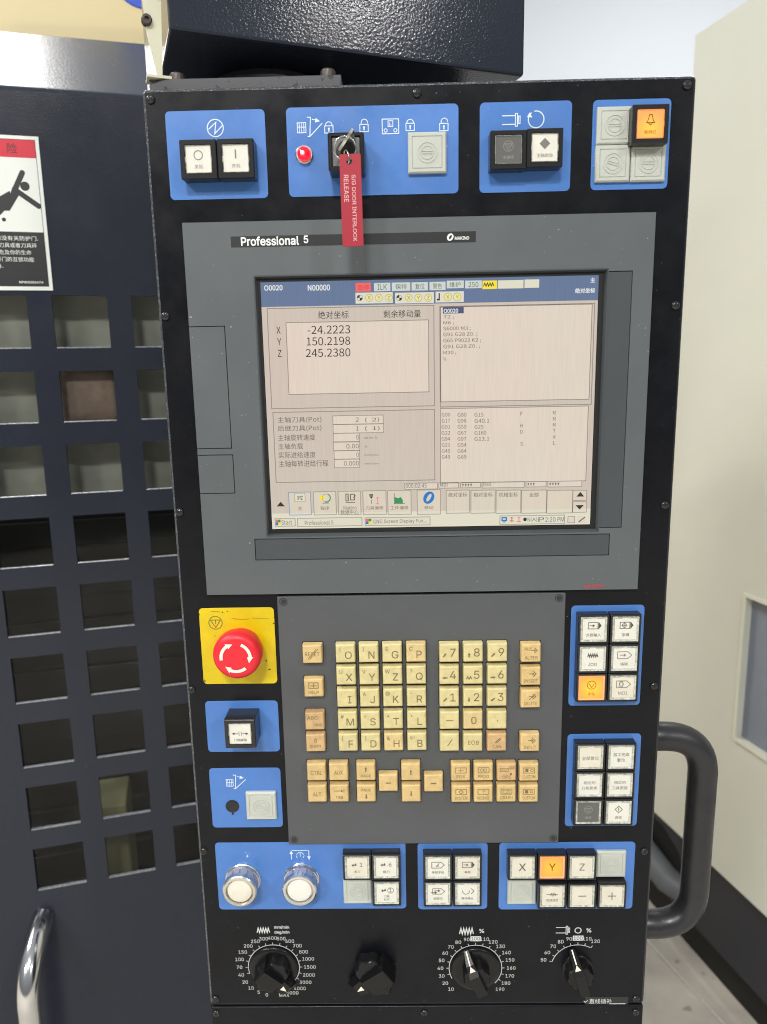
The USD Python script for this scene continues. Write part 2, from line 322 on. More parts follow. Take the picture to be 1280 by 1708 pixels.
SCR = '''
t|2.7|2.3|16.2|6.1|W|O0020
t|34.6|2.7|50.9|6.8|W|N00000
r|69.5|2|80.7|8|R|
t|71.3|3.4|79.4|7.1|r|急停
r|83|2.3|94.9|8.1|G|
t|85.5|3.2|92.4|7.2|D|ILK
r|96|2.3|109.4|8.2|G|
t|98.5|3.3|106.9|7.2|D|保持
r|110.4|2.4|122.3|8.2|G|
t|113|3.3|119.8|7.3|D|复位
r|123.4|2.4|135.1|8.2|G|
t|125.9|3.4|132.5|7.3|D|警告
r|136|1.8|148.4|7.1|G|
t|138|2.7|146|6.4|D|维护
r|149.3|2|161.5|7.4|G|
t|151.7|3.1|158.9|6.6|D|250
r|161.9|2.3|172.5|8.2|Y|
wave|162.5|3.1|171.6|7.1|K|
r|173.1|2.3|191.7|8.1|E|
r|192.4|2.1|203|8|E|
r|69.3|8.9|96.6|16.6|E|
chk|70.5|10.4|74.4|14.6|K|
c|76.5|10|82|15.1|c|X
c|83.7|10.1|89.2|15.3|c|Y
c|90.9|10.3|96.4|15.4|c|Z
r|98.2|9.5|126.6|17.1|E|
chk|99.3|11|103.3|15.2|K|
c|105.3|10.6|110.9|15.7|c|X
c|112.5|10.7|118.1|15.9|c|Y
c|119.7|10.8|125.3|16|c|Z
r|127.8|9.3|148.4|16.9|E|
key|128.7|10.3|132|15.5|D|
c|133.8|10.4|139.6|15.9|c|X
c|140.7|10.5|146.5|16.1|c|Y
t|240|1.8|243.4|5.2|W|主
t|229.1|8.9|243.7|12.5|W|绝对坐标
o|3.9|18.6|126.7|91.9|D|
t|41.6|21.3|63.9|26.9|K|绝对坐标
t|89.6|21.7|116.9|27.1|K|剩余移动量
r|17.6|29.1|122.5|81.2|w|
o|17.4|28.9|122.7|81.5|D|
t|33.3|31.7|64.8|37.6|K|-24.2223
t|32.3|39.9|64.6|45.8|K|150.2198
t|31.4|48.3|64.4|54.2|K|245.2380
t|10.3|31.8|13.3|36.8|K|X
t|10.5|40.1|13.5|45.1|K|Y
t|10.5|48.5|13.4|53.5|K|Z
r|131.5|20.4|242.1|88.8|w|
o|131.2|20.1|242.1|89.1|D|
o|130.7|19.6|243.9|92.9|D|
r|133.1|20.4|148.4|24.9|N|
t|133.7|21.5|144.3|24.5|W|O0020
t|133.4|26.1|141.2|28.9|D|T2 ;
t|133.4|30.3|141.2|33|D|M6 ;
t|133.4|34.3|153.5|37.3|D|S6000 M3 ;
t|133.4|38.5|158.3|41.6|D|G91 G28 Z0. ;
t|133.4|42.8|161|46|D|G65 P9022 K2 ;
t|133.4|47.2|160.3|50.3|D|G91 G28 Z0. ;
t|133.4|51.7|142.8|54.5|D|M30 ;
t|133.3|56.2|135.4|58.8|D|%
o|4.6|94.3|126.8|148.1|D|
t|8|98.1|41.2|102.8|D|主轴刀具(Pot)
r|49.7|97.7|88.1|104.7|w|
o|49.7|97.7|88.1|104.7|S|
t|67.1|99.4|69.4|102.7|D|2
t|74.2|99.6|84.9|103.2|D|(  2)
t|7.9|104.5|41|109.2|D|后继刀具(Pot)
r|49.7|104.1|88.2|111.2|w|
o|49.7|104.1|88.2|111.2|S|
t|67.3|105.9|69.3|109.2|D|1
t|74.1|106|85|109.7|D|(  1)
t|7.8|111.3|36.1|116|D|主轴旋转速度
r|49.7|110.9|69.7|117.7|w|
o|49.7|110.9|69.7|117.7|S|
t|67.1|112.7|69.1|116|D|0
t|73.3|113.8|82.9|115.7|D|min-1
t|7.7|118|26.5|122.5|D|主轴负载
r|49.7|117.6|69.8|124.4|w|
o|49.7|117.6|69.8|124.4|S|
t|59.6|119.2|68.9|122.7|D|0.00
t|73.5|120.5|75.3|122.3|D|%
t|7.7|124.5|35.9|129.2|D|实际进给速度
r|49.8|124.2|69.6|130.9|w|
o|49.8|124.2|69.6|130.9|S|
t|67|125.9|68.8|129.3|D|0
t|73.3|127|83.7|129|D|mm/min
t|7.6|131.1|45.4|136|D|主轴每转进给行程
r|49.8|130.7|69.4|137.5|w|
o|49.8|130.7|69.4|137.5|S|
t|57.4|132.3|68.6|135.8|D|0.000
t|73.2|133.6|83.9|135.5|D|mm/rev
r|131|93.9|241.5|150.4|w|
o|130.8|93.7|241.8|150.7|D|
t|132|97.1|138.3|99.9|D|G00
t|132|101.6|138.3|104.5|D|G17
t|131.9|106.1|138.3|109|D|G91
t|131.9|110.7|138.3|113.5|D|G22
t|131.9|115.2|138.3|118.1|D|G94
t|131.9|119.8|138.2|122.6|D|G21
t|131.9|124.3|138.2|127.2|D|G40
t|131.9|128.9|138.2|131.8|D|G49
t|143.9|97.3|150.5|100.2|D|G80
t|143.9|101.8|150.5|104.7|D|G98
t|143.9|106.3|150.5|109.2|D|G50
t|143.9|110.9|150.5|113.7|D|G67
t|143.9|115.4|150.5|118.3|D|G97
t|143.9|120|150.6|122.9|D|G54
t|143.9|124.6|150.6|127.4|D|G64
t|143.9|129.1|150.6|132|D|G69
t|156.6|97.5|163.2|100.4|D|G15
t|156.7|102|167.7|105|D|G40.1
t|156.7|106.6|163.3|109.4|D|G25
t|156.7|111.1|165.5|114|D|G160
t|156.7|115.6|167.8|118.6|D|G13.1
t|191|97.3|192.8|100.1|D|F
t|191.1|106.3|193|109.1|D|H
t|191.2|110.9|193|113.7|D|D
t|191.4|120|193.2|122.8|D|S
t|215.3|97.1|217.3|99.9|D|M
t|215.4|101.6|217.4|104.4|D|M
t|215.5|106.1|217.5|108.9|D|M
t|215.6|110.6|217.6|113.4|D|T
t|215.7|115.2|217.7|117.9|D|W
t|215.9|119.7|217.8|122.5|D|L
r|103.3|150|128.6|155.1|w|
o|103.3|150|128.6|155.1|S|
t|104.2|150.6|120.3|153.8|D|000:02:45
r|129.4|149.9|144.8|154.6|w|
o|129.4|149.9|144.8|154.6|S|
t|130.5|150.6|136.1|153.3|D|MDI
r|146.2|150|161.5|154.6|w|
o|146.2|150|161.5|154.6|S|
t|147.3|150.7|155|153.4|D|****
r|162.5|150.1|195|155|w|
o|162.5|150.1|195|155|S|
t|163.6|150.8|169.5|153.4|D|EMG
r|196|150.2|211.7|154.8|w|
o|196|150.2|211.7|154.8|S|
t|197.2|150.9|202.8|153.6|D|***
r|212.7|150.3|238.9|155.1|w|
o|212.7|150.3|238.9|155.1|S|
t|213.9|151|221.6|153.7|D|****
tri|4.3|163|10.7|166.6|K|
r|13.8|155.5|31.1|173.8|b|
o|13.8|155.5|31.1|173.8|B|
t|20.6|167|24|169.8|D|主
icon0|18.5|156.5|26.7|165.9|K|
r|32.9|155.5|50.5|174|b|
o|32.9|155.5|50.5|174|S|
t|38.1|167.1|45|170|D|程序
icon1|37.7|156.8|45.9|166.2|K|
r|51.9|155.4|69.6|174.1|b|
o|51.9|155.4|69.6|174.1|S|
t|53.6|170.2|67.5|173.7|D|数据中心
t|56|167.1|66|170|D|Makino
icon2|56.7|157.1|65|166.5|K|
r|71|155.4|89.1|174.3|b|
o|71|155.4|89.1|174.3|S|
t|73|167.5|86.8|170.4|D|刀具偏移
icon3|75.9|157.4|84.2|166.8|K|
r|90.1|155.4|108.4|174.5|b|
o|90.1|155.4|108.4|174.5|S|
t|92.2|167.7|106.1|170.6|D|工件偏移
icon4|95.1|157.7|103.4|167.2|K|
r|112.7|155.4|131|174.8|b|
o|112.7|155.4|131|174.8|S|
t|118.3|168|125.2|170.8|D|移动
icon5|117.6|157|126|167.5|K|
r|135|156|153.2|174.3|b|
o|135|156|153.2|174.3|S|
t|136.8|157.9|151.4|161.5|D|绝对坐标
r|154|156.3|172.9|174.6|b|
o|154|156.3|172.9|174.6|S|
t|156.1|158.2|170.7|161.8|D|相对坐标
r|173.3|156.6|192.6|174.9|b|
o|173.3|156.6|192.6|174.9|S|
t|175.5|158.5|190.1|162.1|D|机械坐标
r|192.8|156.9|212.2|175.2|b|
o|192.8|156.9|212.2|175.2|S|
t|198.7|158.9|206|162.4|D|全部
r|212.3|157.3|232.2|175.5|b|
o|212.3|157.3|232.2|175.5|S|
r|232|157.6|242.7|165.7|b|
r|232.2|166.4|243|175.1|b|
o|232|157.6|242.7|165.7|S|
o|232.2|166.4|243|175.1|S|
tri|234.8|159|240.8|162.7|K|
trd|234.4|169.3|240.8|172.8|K|
r|0|172.2|246|184.5|E|
r|2.3|175.9|18.3|182.5|b|
o|2.3|175.9|18.3|182.5|S|
flag|3|177|6.8|181.4|K|
t|7.5|177.7|15.7|181.1|D|Start
r|19.7|176.1|70.2|183|w|
o|19.7|176.1|70.2|183|S|
t|25.6|178.3|47.7|181.6|D|Professional 5
r|72.2|176.5|122.9|183.2|b|
o|72.2|176.5|122.9|183.2|S|
flag|72.9|177.4|77.3|181.6|K|
t|78.8|178.2|120.1|181.8|D|CNC Screen Display Fun...
o|176.4|176.7|226.5|183.8|S|
mon|177.7|177.8|182.1|181.9|B|
anc|183.5|177.9|188|181.7|r|
anc|189.1|177.7|193.4|182.1|R|
dot|194.2|177.8|197.6|181.9|K|
t|197.5|178.4|205.3|182|D|S(A)
t|206.2|178.3|210.5|182.1|D|P
t|211.6|178.4|226|182|D|2:20 PM
r|228.7|177.8|234.2|183.3|w|
o|228.7|177.8|234.2|183.3|S|
r|236.5|177.9|242.6|183.5|w|
pen|237.1|178.8|241.9|182.6|r|'''

# ================================================================ the place around the panel
TH = 15.668                                           # the machines stand turned by this much from the panel
c_, s_ = math.cos(math.radians(TH)), math.sin(math.radians(TH))
# floor and white wall
g = trimesh.creation.box((14, 14, 0.1)); g.apply_translation((0, 1, -0.05))
obj('floor', g, 'concrete', scale=1, kind='structure')
g = trimesh.creation.box((12, 0.15, 5)); g.apply_translation((2, 4.2, 2.5))
obj('wall', g, 'wall_white', scale=1, kind='structure')
obj('floor_marking', sheet(affinity.rotate(box(-0.0025, -1.5, 0.0025, 1.6), 19.9, origin=(0, 0)), 0), 'floor_line', scale=1, kind='structure')
UsdGeom.Xformable(stage.GetPrimAtPath('/World/floor_marking')).AddTranslateOp().Set(Gf.Vec3d(0.586, 0.806, 0.004))

# ---- machine tool body (cream) behind the door, drawn in the door's plane (millimetres, y up, z towards the viewer)
DO = (-0.4709, 0.25, Z0 - 0.1077)
mt = thing('machine_tool', 'cream machining centre body with blue round emblem behind the dark door', 'machine', DO, TH, 90)
obj('body_panel', slab(-900, -1380, 330, 525, -1300, -330, 4, 4), 'cream_yellow', mt)
obj('emblem', loft([circ(196, 474, 44, -330), circ(196, 474, 44, -329.2), circ(196, 474, 43, -328.6)]), 'logo_blue', mt)
# behind the windows: ribbed way cover, yellowish block, boards coloured as pane reflections
for k in range(24):
    y1 = -238 - k * 34
    obj('way_cover_rib', slab(-160, y1 - 33, 560, y1, -150, -118 if k % 2 else -126, 1, 1), 'interior_dark', mt)
obj('window_backing', slab(-200, -231, 560, 30, -44, -34, 1, 1), 'mirrored_pale', mt)  # pale board, coloured as the hall mirrored in the upper panes
obj('window_backing', slab(-200, -1200, 560, -302, -230, -222, 1, 1), 'interior_dark', mt)
obj('mirrored_patch', slab(80, -143, 142, -78, -34, -14, 10, 8), 'mirrored_pink', mt, 60)  # pink board painted as a person mirrored in one pane
obj('yellow_block', slab(60, -800, 105, -640, -110, -40, 3, 3), 'interior_warm', mt)  # yellowish block seen in one lower window

# ---- the door
dr = thing('machine_door', 'dark textured sliding door pierced by a grid of square windows', 'door', DO, TH, 88.9)
outer = box(-260, -1330, 560, 205)
holes = [(c, r) for c in range(-0, 3) for r in range(9)]
def wrect(c, r): return 82.36 * c, -81.36 * r - 56.8, 82.36 * c + 57.1, -81.36 * r
sh = outer
for c, r in holes: sh = sh.difference(box(*wrect(c, r)))
obj('door_sheet', prism(sh, -4, 0), 'door_paint', dr)
# the bent top of the door: rolls back, then runs up to the rear
prof = [(0, 205), (-1.2, 208.5), (-4, 211)] + [(-4 - 152 * t, 211 + 112 * t) for t in (0.02, 1.0)]
v, f = [], []
for x in (-260, 560): v += [(x, y, z) for z, y in prof]
n = len(prof)
for k in range(n - 1): f += [(k, n + k, n + k + 1), (k, n + k + 1, k + 1)]
obj('door_top', trimesh.Trimesh(np.array(v, float), np.array(f), process=False), 'door_top_paint', dr, 30)
for c, r in holes:
    x0, y0, x1, y1 = wrect(c, r)
    obj('window_lip', slab(x0 + 0.4, y0 + 0.1, x1 - 0.4, y0 + 1.5, -4.6, -0.4, 0.3, 0.4), 'lip_grey', dr)  # light grey strip along the bottom of each opening
    obj('window_pane', sheet(box(x0 - 3, y0 - 3, x1 + 3, y1 + 3), -5), 'window_glass', dr)
hp = rounded_path([(4, -742, -2), (-8, -768, 62), (-12, -1040, 62), (-12, -1060, 0)], 46, 10)
obj('handle', sweep(hp, 13.0, 24), 'chrome', dr, True)

# ---- warning sticker on the door
st = thing('warning_sticker', 'white bordered danger sticker with red band and falling figure on the door', 'sticker', DO, TH, 88.9)
obj('backing', prism(box(-24, 5, 85, 161), 0.05, 0.5), 'sticker_white', st)
obj('red_band', sheet(box(-20, 139.5, 81, 157), 0.6), 'sticker_red', st)
obj('text_field', sheet(box(-20, 9.5, 81, 65), 0.6), 'sticker_black', st)
def cap(x0, y0, x1, y1, w): return LineString([(x0, y0), (x1, y1)]).buffer(w / 2, quad_segs=6)
# falling figure: raised arm, stretched arm, head, torso and leg
fig = U(cap(66, 124.5, 57, 107, 5.4), cap(58.5, 106.5, 79, 91.5, 5.4), Point(67.3, 111.2).buffer(4.6), Polygon([(55, 110), (62, 104), (50, 86), (44, 86), (38, 98), (52, 106), (52.5, 103.5)]), cap(44, 90, 28, 74, 7), cap(40, 98, 22, 100, 5), Point(43.5, 77).buffer(2))
obj('pictogram', sheet(fig.intersection(box(-20, 66, 81, 138)), 0.6), 'sticker_black', st)
obj('outline', sheet(frame(-20.5, 9, 81.5, 157.5, 0.5), 0.62), 'sticker_black', st)
obj('heading', sheet(U(put('险', 58.5, 148.3, 9.5), put('危', 32, 148.3, 9.5)), 0.7), 'sticker_black', st)
g = []
for k, (t, x1) in enumerate((('的时候没有关防护门.', 75), ('会使刀具或者刀具碎', 73), ('屑甚至危及你的生命', 67), ('打开门的互锁功能', 69), ('(试运行后应).', 38))):
    y = 58.5 - k * 7.2
    g.append(fit(t, x1 - 5.3 * len(t), y - 2.4, x1, y + 2.4))
g.append(fit('NPW2001A74', 52, 12.2, 76, 14.6, bold=True))
obj('lettering', sheet(U(*g).intersection(box(-20, 9, 82, 140)), 0.7), 'sticker_white', st)

# ---- neighbouring cream machine on the right
MO = ((802 - 191) / 1000, 0.923, 0.0)
rm = thing('neighbour_machine', 'tall cream machine cabinet on a dark plinth at the right edge', 'machine', MO, TH)
def side(poly, x0, x1):
    """a sheet in the machine's side plane: polygon in (depth, height), from x0 (towards the panel) to x1"""
    m = prism(poly, 0, x1 - x0); v = np.array(m.vertices)
    m = trimesh.Trimesh(np.column_stack([x1 - v[:, 2], v[:, 0], v[:, 1]]), np.array(m.faces), process=False); m.fix_normals(); return m
face = box(-0.9, 0.295, 0.08, 1.915).difference(box(-0.85, 0.60, -0.163, 0.882))
obj('side_panel', side(face, -0.03, 0.0), 'cream_paint', rm, scale=1)
obj('rear_panel', side(box(0.03, 0.295, 0.078, 1.912), 0.0, 0.75), 'cream_paint', rm, scale=1)
obj('top_panel', side(box(-0.9, 1.885, 0.03, 1.912), 0.0, 0.75), 'cream_paint', rm, scale=1)
fr = box(-0.86, 0.594, -0.157, 0.888).difference(box(-0.84, 0.601, -0.1635, 0.881))
obj('window_frame', side(fr, -0.034, -0.0305), 'cream_light', rm, scale=1)
obj('window_pane', side(box(-0.85, 0.59, -0.16, 0.89), -0.018, -0.012), 'recess_glass', rm, scale=1)
pl = box(-0.9, 0.10, 0.9, 0.294).difference(Polygon([(0.40, 0.262), (0.06, 0.262), (0.0, 0.235), (-0.03, 0.17), (0.0, 0.12), (0.40, 0.12)]))
obj('plinth', side(pl, -0.012, 0.0), 'navy_plinth', rm, scale=1)
obj('foot_shade', side(box(-0.9, 0.0, 0.9, 0.1), 0.02, 0.06), 'black_gap', rm, scale=1)  # black board in place of the shaded gap under the plinth
obj('notch_shade', side(box(-0.9, 0.1, 0.9, 0.29), 0.006, 0.012), 'black_gap', rm, scale=1)  # black board painted as the dark inside of the notch
obj('hose', sweep([(0.05, 0.42, 0.22), (0.0, 0.30, 0.20), (-0.02, 0.20, 0.185), (-0.025, 0.10, 0.17), (-0.015, 0.03, 0.145), (0.03, -0.01, 0.12), (0.08, -0.03, 0.11)], 0.03, 18), 'hose_grey', rm, True, scale=1)

# ---- swivel arm above the panel
pv = thing('swivel_arm', 'dark textured arm housing above the operator panel with zinc bracket', 'machine arm', ((20 - 191) / 1000, 0.007, Z0 + 0.040), 21.0, 90)
def hbox(x0, y0, z0, x1, y1, z1, b):
    """box with all edges rounded"""
    R = [rr(x0, y0, x1, y1, b, z0, b), rr(x0, y0, x1, y1, b, z0 + b * 0.3, b * 0.3), rr(x0, y0, x1, y1, b, z0 + b, 0), rr(x0, y0, x1, y1, b, z1 - b, 0), rr(x0, y0, x1, y1, b, z1 - b * 0.3, b * 0.3), rr(x0, y0, x1, y1, b, z1, b)]
    return loft(R, cap0=True)
obj('housing', hbox(0, 0, -240, 281, 420, 0, 2.5), 'textured_paint', pv, 40)
PF = thing('control_panel', 'black machine operator panel with lit screen, yellow keys, push buttons and dials', 'control panel', (-0.191, 0, Z0), 0, 90)
P = str(PF.GetPath())
# parts of the arm below are drawn upright: axis along local y
def upright(profile, cx, cz, n=36):
    m = revolve(profile, 0, 0, n); v = np.array(m.vertices)
    return trimesh.Trimesh(np.column_stack([v[:, 0] + cx, v[:, 2], -v[:, 1] + cz]), np.array(m.faces), process=False)
obj('bearing', upright([(48, -30), (52, -28), (52, -12), (46, -6), (30, -6), (30, 1)], 85, -75), 'mount_grey', pv, 40)
br = Polygon([(-16, 62), (-3.5, 62), (-3.2, 26), (-6.0, -28), (-9.5, -28), (-14.5, -2), (-16, 20)])
obj('bracket', prism(br, -8, -6), 'zinc_bracket', pv)
obj('bracket_foot', slab(-17, -31, 0, -29, -16, -2, 0.5, 0.3), 'zinc_bracket', pv)
for x, y in ((-14.2, 6), (-6, 25), (-13, 34)):
    obj('bolt', loft([circ(x, y, 3.6, -8), circ(x, y, 3.6, -3.6), circ(x, y, 2.9, -2.8), circ(x, y, 1.6, -2.8), circ(x, y, 1.6, -4.2)]), 'steel_bolt', pv, 40)

# ================================================================ the operator panel (millimetres; x right, y up, z out of its face)
W, SEAM, BOT = 382.0, 745.0, 885.0
obj('housing', slab(1, -BOT + 1, W - 1, -1, -125, -3, 4, 1), 'edge_paint', P)
fp = obj('front_plate', slab(2.0, -SEAM + 2.7, W - 2.0, -2.0, -4, 0, 0.6, 0.05, 4), 'panel_paint', P, 50)
def edge_ring(x0, y0, x1, y1):
    return loft([rr(x0, y0, x1, y1, 2.4, -14, 0.4)] + [rr(x0, y0, x1, y1, 3.0, -2.2 + 2.2 * math.sin(t), 2.2 * (1 - math.cos(t))) for t in (0, 0.4, 0.8, 1.2, 1.5)], cap=False)
er = edge_ring(0, -SEAM + 0.7, W, 0)
cn = er.triangles_center
glint_faces = (cn[:, 0] < 2.6) & (cn[:, 1] < -2) & (cn[:, 1] > -640) | (cn[:, 1] > -2.6)  # left and top faces that carry the painted edge light
obj('plate_edge', er.submesh([np.nonzero(~glint_faces)[0]], append=True, repair=False), 'edge_paint', fp, 60)
obj('plate_edge', er.submesh([np.nonzero(glint_faces)[0]], append=True, repair=False), 'edge_glint', fp, 60, label='left and top edge with reflected light painted in')
obj('lower_cover', slab(0, -BOT, W, -SEAM - 0.7, -6, 0, 2.0, 1.6, 4), 'panel_paint', P, 50)
obj('mount_plate', slab(3, 0.3, 138, 9, -118, -8, 0.6, 0.6), 'mount_grey', P)
for x, zz in ((20, -20), (128, -20), (112, -60)):
    m = revolve([(0, 0), (5.4, 0), (5.4, 6), (4.6, 7.2), (0, 7.2)], 0, 0, 20); v = np.array(m.vertices)
    obj('cap_bolt', trimesh.Trimesh(np.column_stack([v[:, 0] + x, v[:, 2] + 9, -v[:, 1] + zz]), np.array(m.faces), process=False), 'steel_bolt', P, 40)
def screw(x, V, r=3.3, ang=0, z=0.0):
    y = -V
    cross = unary_union([affinity.rotate(box(-r * 0.62, -0.42, r * 0.62, 0.42), ang + a, origin=(0, 0)) for a in (0, 90)])
    head = loft([circ(x, y, r, z, 20), circ(x, y, r, z + 0.7, 20), circ(x, y, r * 0.86, z + 1.5, 20), circ(x, y, r * 0.5, z + 1.95, 20)])
    o = obj('screw', head, 'screw_black', P, 60)
    obj('recess', sheet(affinity.translate(cross, x, y), z + 1.99), 'black_gap', o)
for i, (x, V) in enumerate([(5.8, 6.6), (190.5, 7), (375.5, 6.4), (5.2, 152.4), (5.0, 298.6), (4.4, 444.8), (4.4, 590.8), (5.4, 737.2), (5.0, 752.0), (375.8, 152.2), (376, 299), (375.4, 446), (374.8, 594), (374.9, 738.5), (375.2, 752.2), (189.4, 752)]):
    screw(x, V, 3.1, random.uniform(0, 90))
obj('screw_slot', sheet(U(Point(189.5, -739).buffer(1.3), box(188.2, -742, 190.8, -739)), 0.1), 'black_gap', P)

# ---- printed labels (blue and yellow) with rounded corners
def label(x0, V0, x1, V1, m='label_blue', text=None, r=3.2):
    return obj('label_plate', slab(x0, -V1, x1, -V0, -0.2, 0.35, r, 0.08, 4), m, P, label=text)
L_power = label(15, 14.6, 84.6, 72.7, text='blue label of the power buttons')
L_door = label(99.5, 14.2, 219.1, 72.5, text='wide blue label with lock symbols')
L_spin = label(233.9, 14.1, 297.4, 72.7, text='blue label of the spindle buttons')
L_light = label(311.8, 14.3, 365.4, 72.6, text='blue label around three grey blanks and a lit button')
L_stop = label(14.4, 376, 73.9, 440, 'label_yellow', 'dirty yellow label behind the emergency stop')
L_open = label(14.2, 454.8, 73.4, 499.6, text='blue label behind the tall door button')
L_guard = label(13.6, 514.2, 72.7, 568.6, text='blue label with plugged hole and blank')
L_air = label(14.2, 582.9, 175, 647, text='wide blue label with two chrome buttons')
L_run = label(185.2, 584.5, 244, 648, text='blue label around four program buttons')
L_axis = label(253.8, 584.9, 367.3, 648.6, text='wide blue label of the axis buttons')
L_mode = label(307.7, 378, 364.8, 462.2, text='blue label of the mode buttons')
L_cycle = label(307.9, 487, 367.4, 570, text='blue label of the cycle buttons')

# ---- symbols (drawn about their own centre, millimetres, y up)
def s_power(): return U(ring(0, 0, 5.6, 0.7), line([(-4.9, -0.8), (0.6, 3.7), (-0.6, -3.7), (4.9, 1.4)], 0.7))
def s_grid(): return U(frame(-3.2, -3.5, 3.2, 3.5, 0.5), *[line([(x, -3.5), (x, 3.5)], 0.45) for x in (-1.6, 0, 1.6)], line([(-3.2, 0.4), (3.2, 0.4)], 0.45))
def s_swing(): return U(line([(-5, 6.2), (-2.6, 6), (-3.4, -6.2), (-5, -6.2)], 0.6), line([(-3.4, -6.2), (5.6, 2.2)], 0.6), line([(-1.6, 4.8), (1.4, 4.2)], 0.5), tri((1, 5.6), (4, 3.4), (0.4, 2.6)))
def s_lock(opened=False):
    sh = arc(0, 0.3, 2.3, 0, 180, 0.55) if not opened else arc(0.3, 1.2, 2.2, -10, 205, 0.55)
    return U(frame(-3.2, -4.9, 3.2, 0.3, 0.55), sh, Point(0, -1.8).buffer(0.7), box(-0.45, -3.8, 0.45, -1.8))
def s_pallet(): return U(frame(-6, -5, 6, 5, 0.6), frame(-1.9, -0.4, 1.9, 3.8, 0.5), line([(-0.6, 2.4), (-0.6, 0.8), (0.8, 0.8)], 0.45), ring(-3.4, -2.6, 1.1, 0.5), ring(3.4, -2.6, 1.1, 0.5))
def s_spindle(): return U(line([(-6.7, 2.9), (2.2, 2.9)], 0.7), line([(-6.7, -2.7), (2.2, -2.7)], 0.7), frame(2.2, -4.3, 4.2, 4.5, 0.6), frame(4.2, -2.6, 6, 2.8, 0.6))
def s_turn(r=5.4): return U(arc(0, 0, r, -235, 105, 0.7), tri((-r * 0.82, r * 0.86), (-r * 1.2, r * 0.3), (-r * 0.5, r * 0.25)))
def s_coil(n=5, w=2.4, h=4.6, lw=0.9): return line([(-w * n / 2 + w * k / 2, (h / 2 if k % 2 else -h / 2)) for k in range(2 * n + 1)], lw)
def s_stop(): return U(ring(0, 0, 5.3, 0.5), line([(-4.2, 2.3), (4.2, 2.3)], 0.5), line([(-4.0, 2.3), (0, -3.9), (4.0, 2.3)], 0.5), line([(0, 2.3), (0, -1)], 0.5))
def s_bolt_drop(): return U(tri((-0.6, -1.4), (1.1, -0.4), (0.1, 1.4)), line([(-1.4, 3), (-0.6, 4)], 0.3))
def s_carousel(): return U(line([(-7.5, -4.4), (-7.5, 2.4)], 0.6), tri((-9, 0.8), (-6, 0.8), (-7.5, 4.2)), line([(-7, 4.2), (6.6, 4.2)], 0.6), line([(7.4, 4.4), (7.4, -2)], 0.6), tri((5.9, -1.4), (8.9, -1.4), (7.4, -5)),
                           arc(0, -1, 3.2, 20, 160, 0.5), line([(0, 2), (0, -2)], 0.5), line([(-2.6, -3), (-3.4, -0.6)], 0.5), line([(2.6, -3), (3.4, -0.6)], 0.5))
def at(s, x, V, k=1.0): return mv(s, x, -V, k)
def symbol(shape, parent, m='print_white', z=0.45, name='symbol'): return obj(name, sheet(shape, z), m, parent)
symbol(at(s_power(), 49.7, 26.1), L_power)
symbol(at(s_grid(), 110, 27.3), L_door); symbol(at(s_swing(), 119, 26.8), L_door)
symbol(at(s_lock(), 129, 26.5), L_door); symbol(at(s_lock(True), 153.5, 26.2), L_door)
symbol(at(s_pallet(), 171.9, 27.8), L_door)
symbol(at(s_lock(), 185.6, 26.2), L_door); symbol(at(s_lock(True), 209, 26.8), L_door)
symbol(at(s_spindle(), 256, 25.8), L_spin); symbol(at(s_turn(), 272.8, 25.7), L_spin)
symbol(at(s_stop(), 27.1, 388.2), L_stop, 'print_dark')
symbol(U(line([(24, -378.8), (30, -379.2), (31, -379)], 0.4), line([(40, -385), (49, -385.6), (54, -385.3)], 0.3), line([(56, -384.6), (70, -385.2)], 0.25)), L_stop, 'print_dark', name='scuff')
symbol(at(s_grid(), 30.2, 527.4, 0.95), L_guard); symbol(at(s_swing(), 38.2, 526.6, 1.0), L_guard)
symbol(at(s_bolt_drop(), 41, 595.5), L_air); symbol(at(s_carousel(), 86, 594.8), L_air)

# ---- emergency stop
es = obj('emergency_stop', revolve([(15.5, 0), (15.5, 5), (17.6, 7), (18.6, 10), (18.9, 14), (18.8, 18), (18.2, 20.6), (17.0, 22.4), (15.4, 23.4), (13.8, 23.7), (0, 24.0)], 47.0, -408.2, 56), 'estop_red', P, 50, label='round red mushroom button with white turning arrows')
def turn_arrow(a0):
    r0, r1 = 10.0, 12.4
    A = [(math.cos(math.radians(a)), math.sin(math.radians(a))) for a in np.linspace(a0, a0 - 66, 14)]
    band = Polygon([(r1 * x, r1 * y) for x, y in A] + [(r0 * x, r0 * y) for x, y in A[::-1]])
    e = math.radians(a0 - 64); e2 = math.radians(a0 - 90)
    head = tri(((r0 - 1.2) * math.cos(e), (r0 - 1.2) * math.sin(e)), ((r1 + 1.2) * math.cos(e), (r1 + 1.2) * math.sin(e)), (11.0 * math.cos(e2), 11.0 * math.sin(e2)))
    return U(band, head)
for a0 in (190, 66, -50):
    obj('arrow', sheet(mv(turn_arrow(a0), 47.0, -408.2), 24.12), 'estop_white', es)

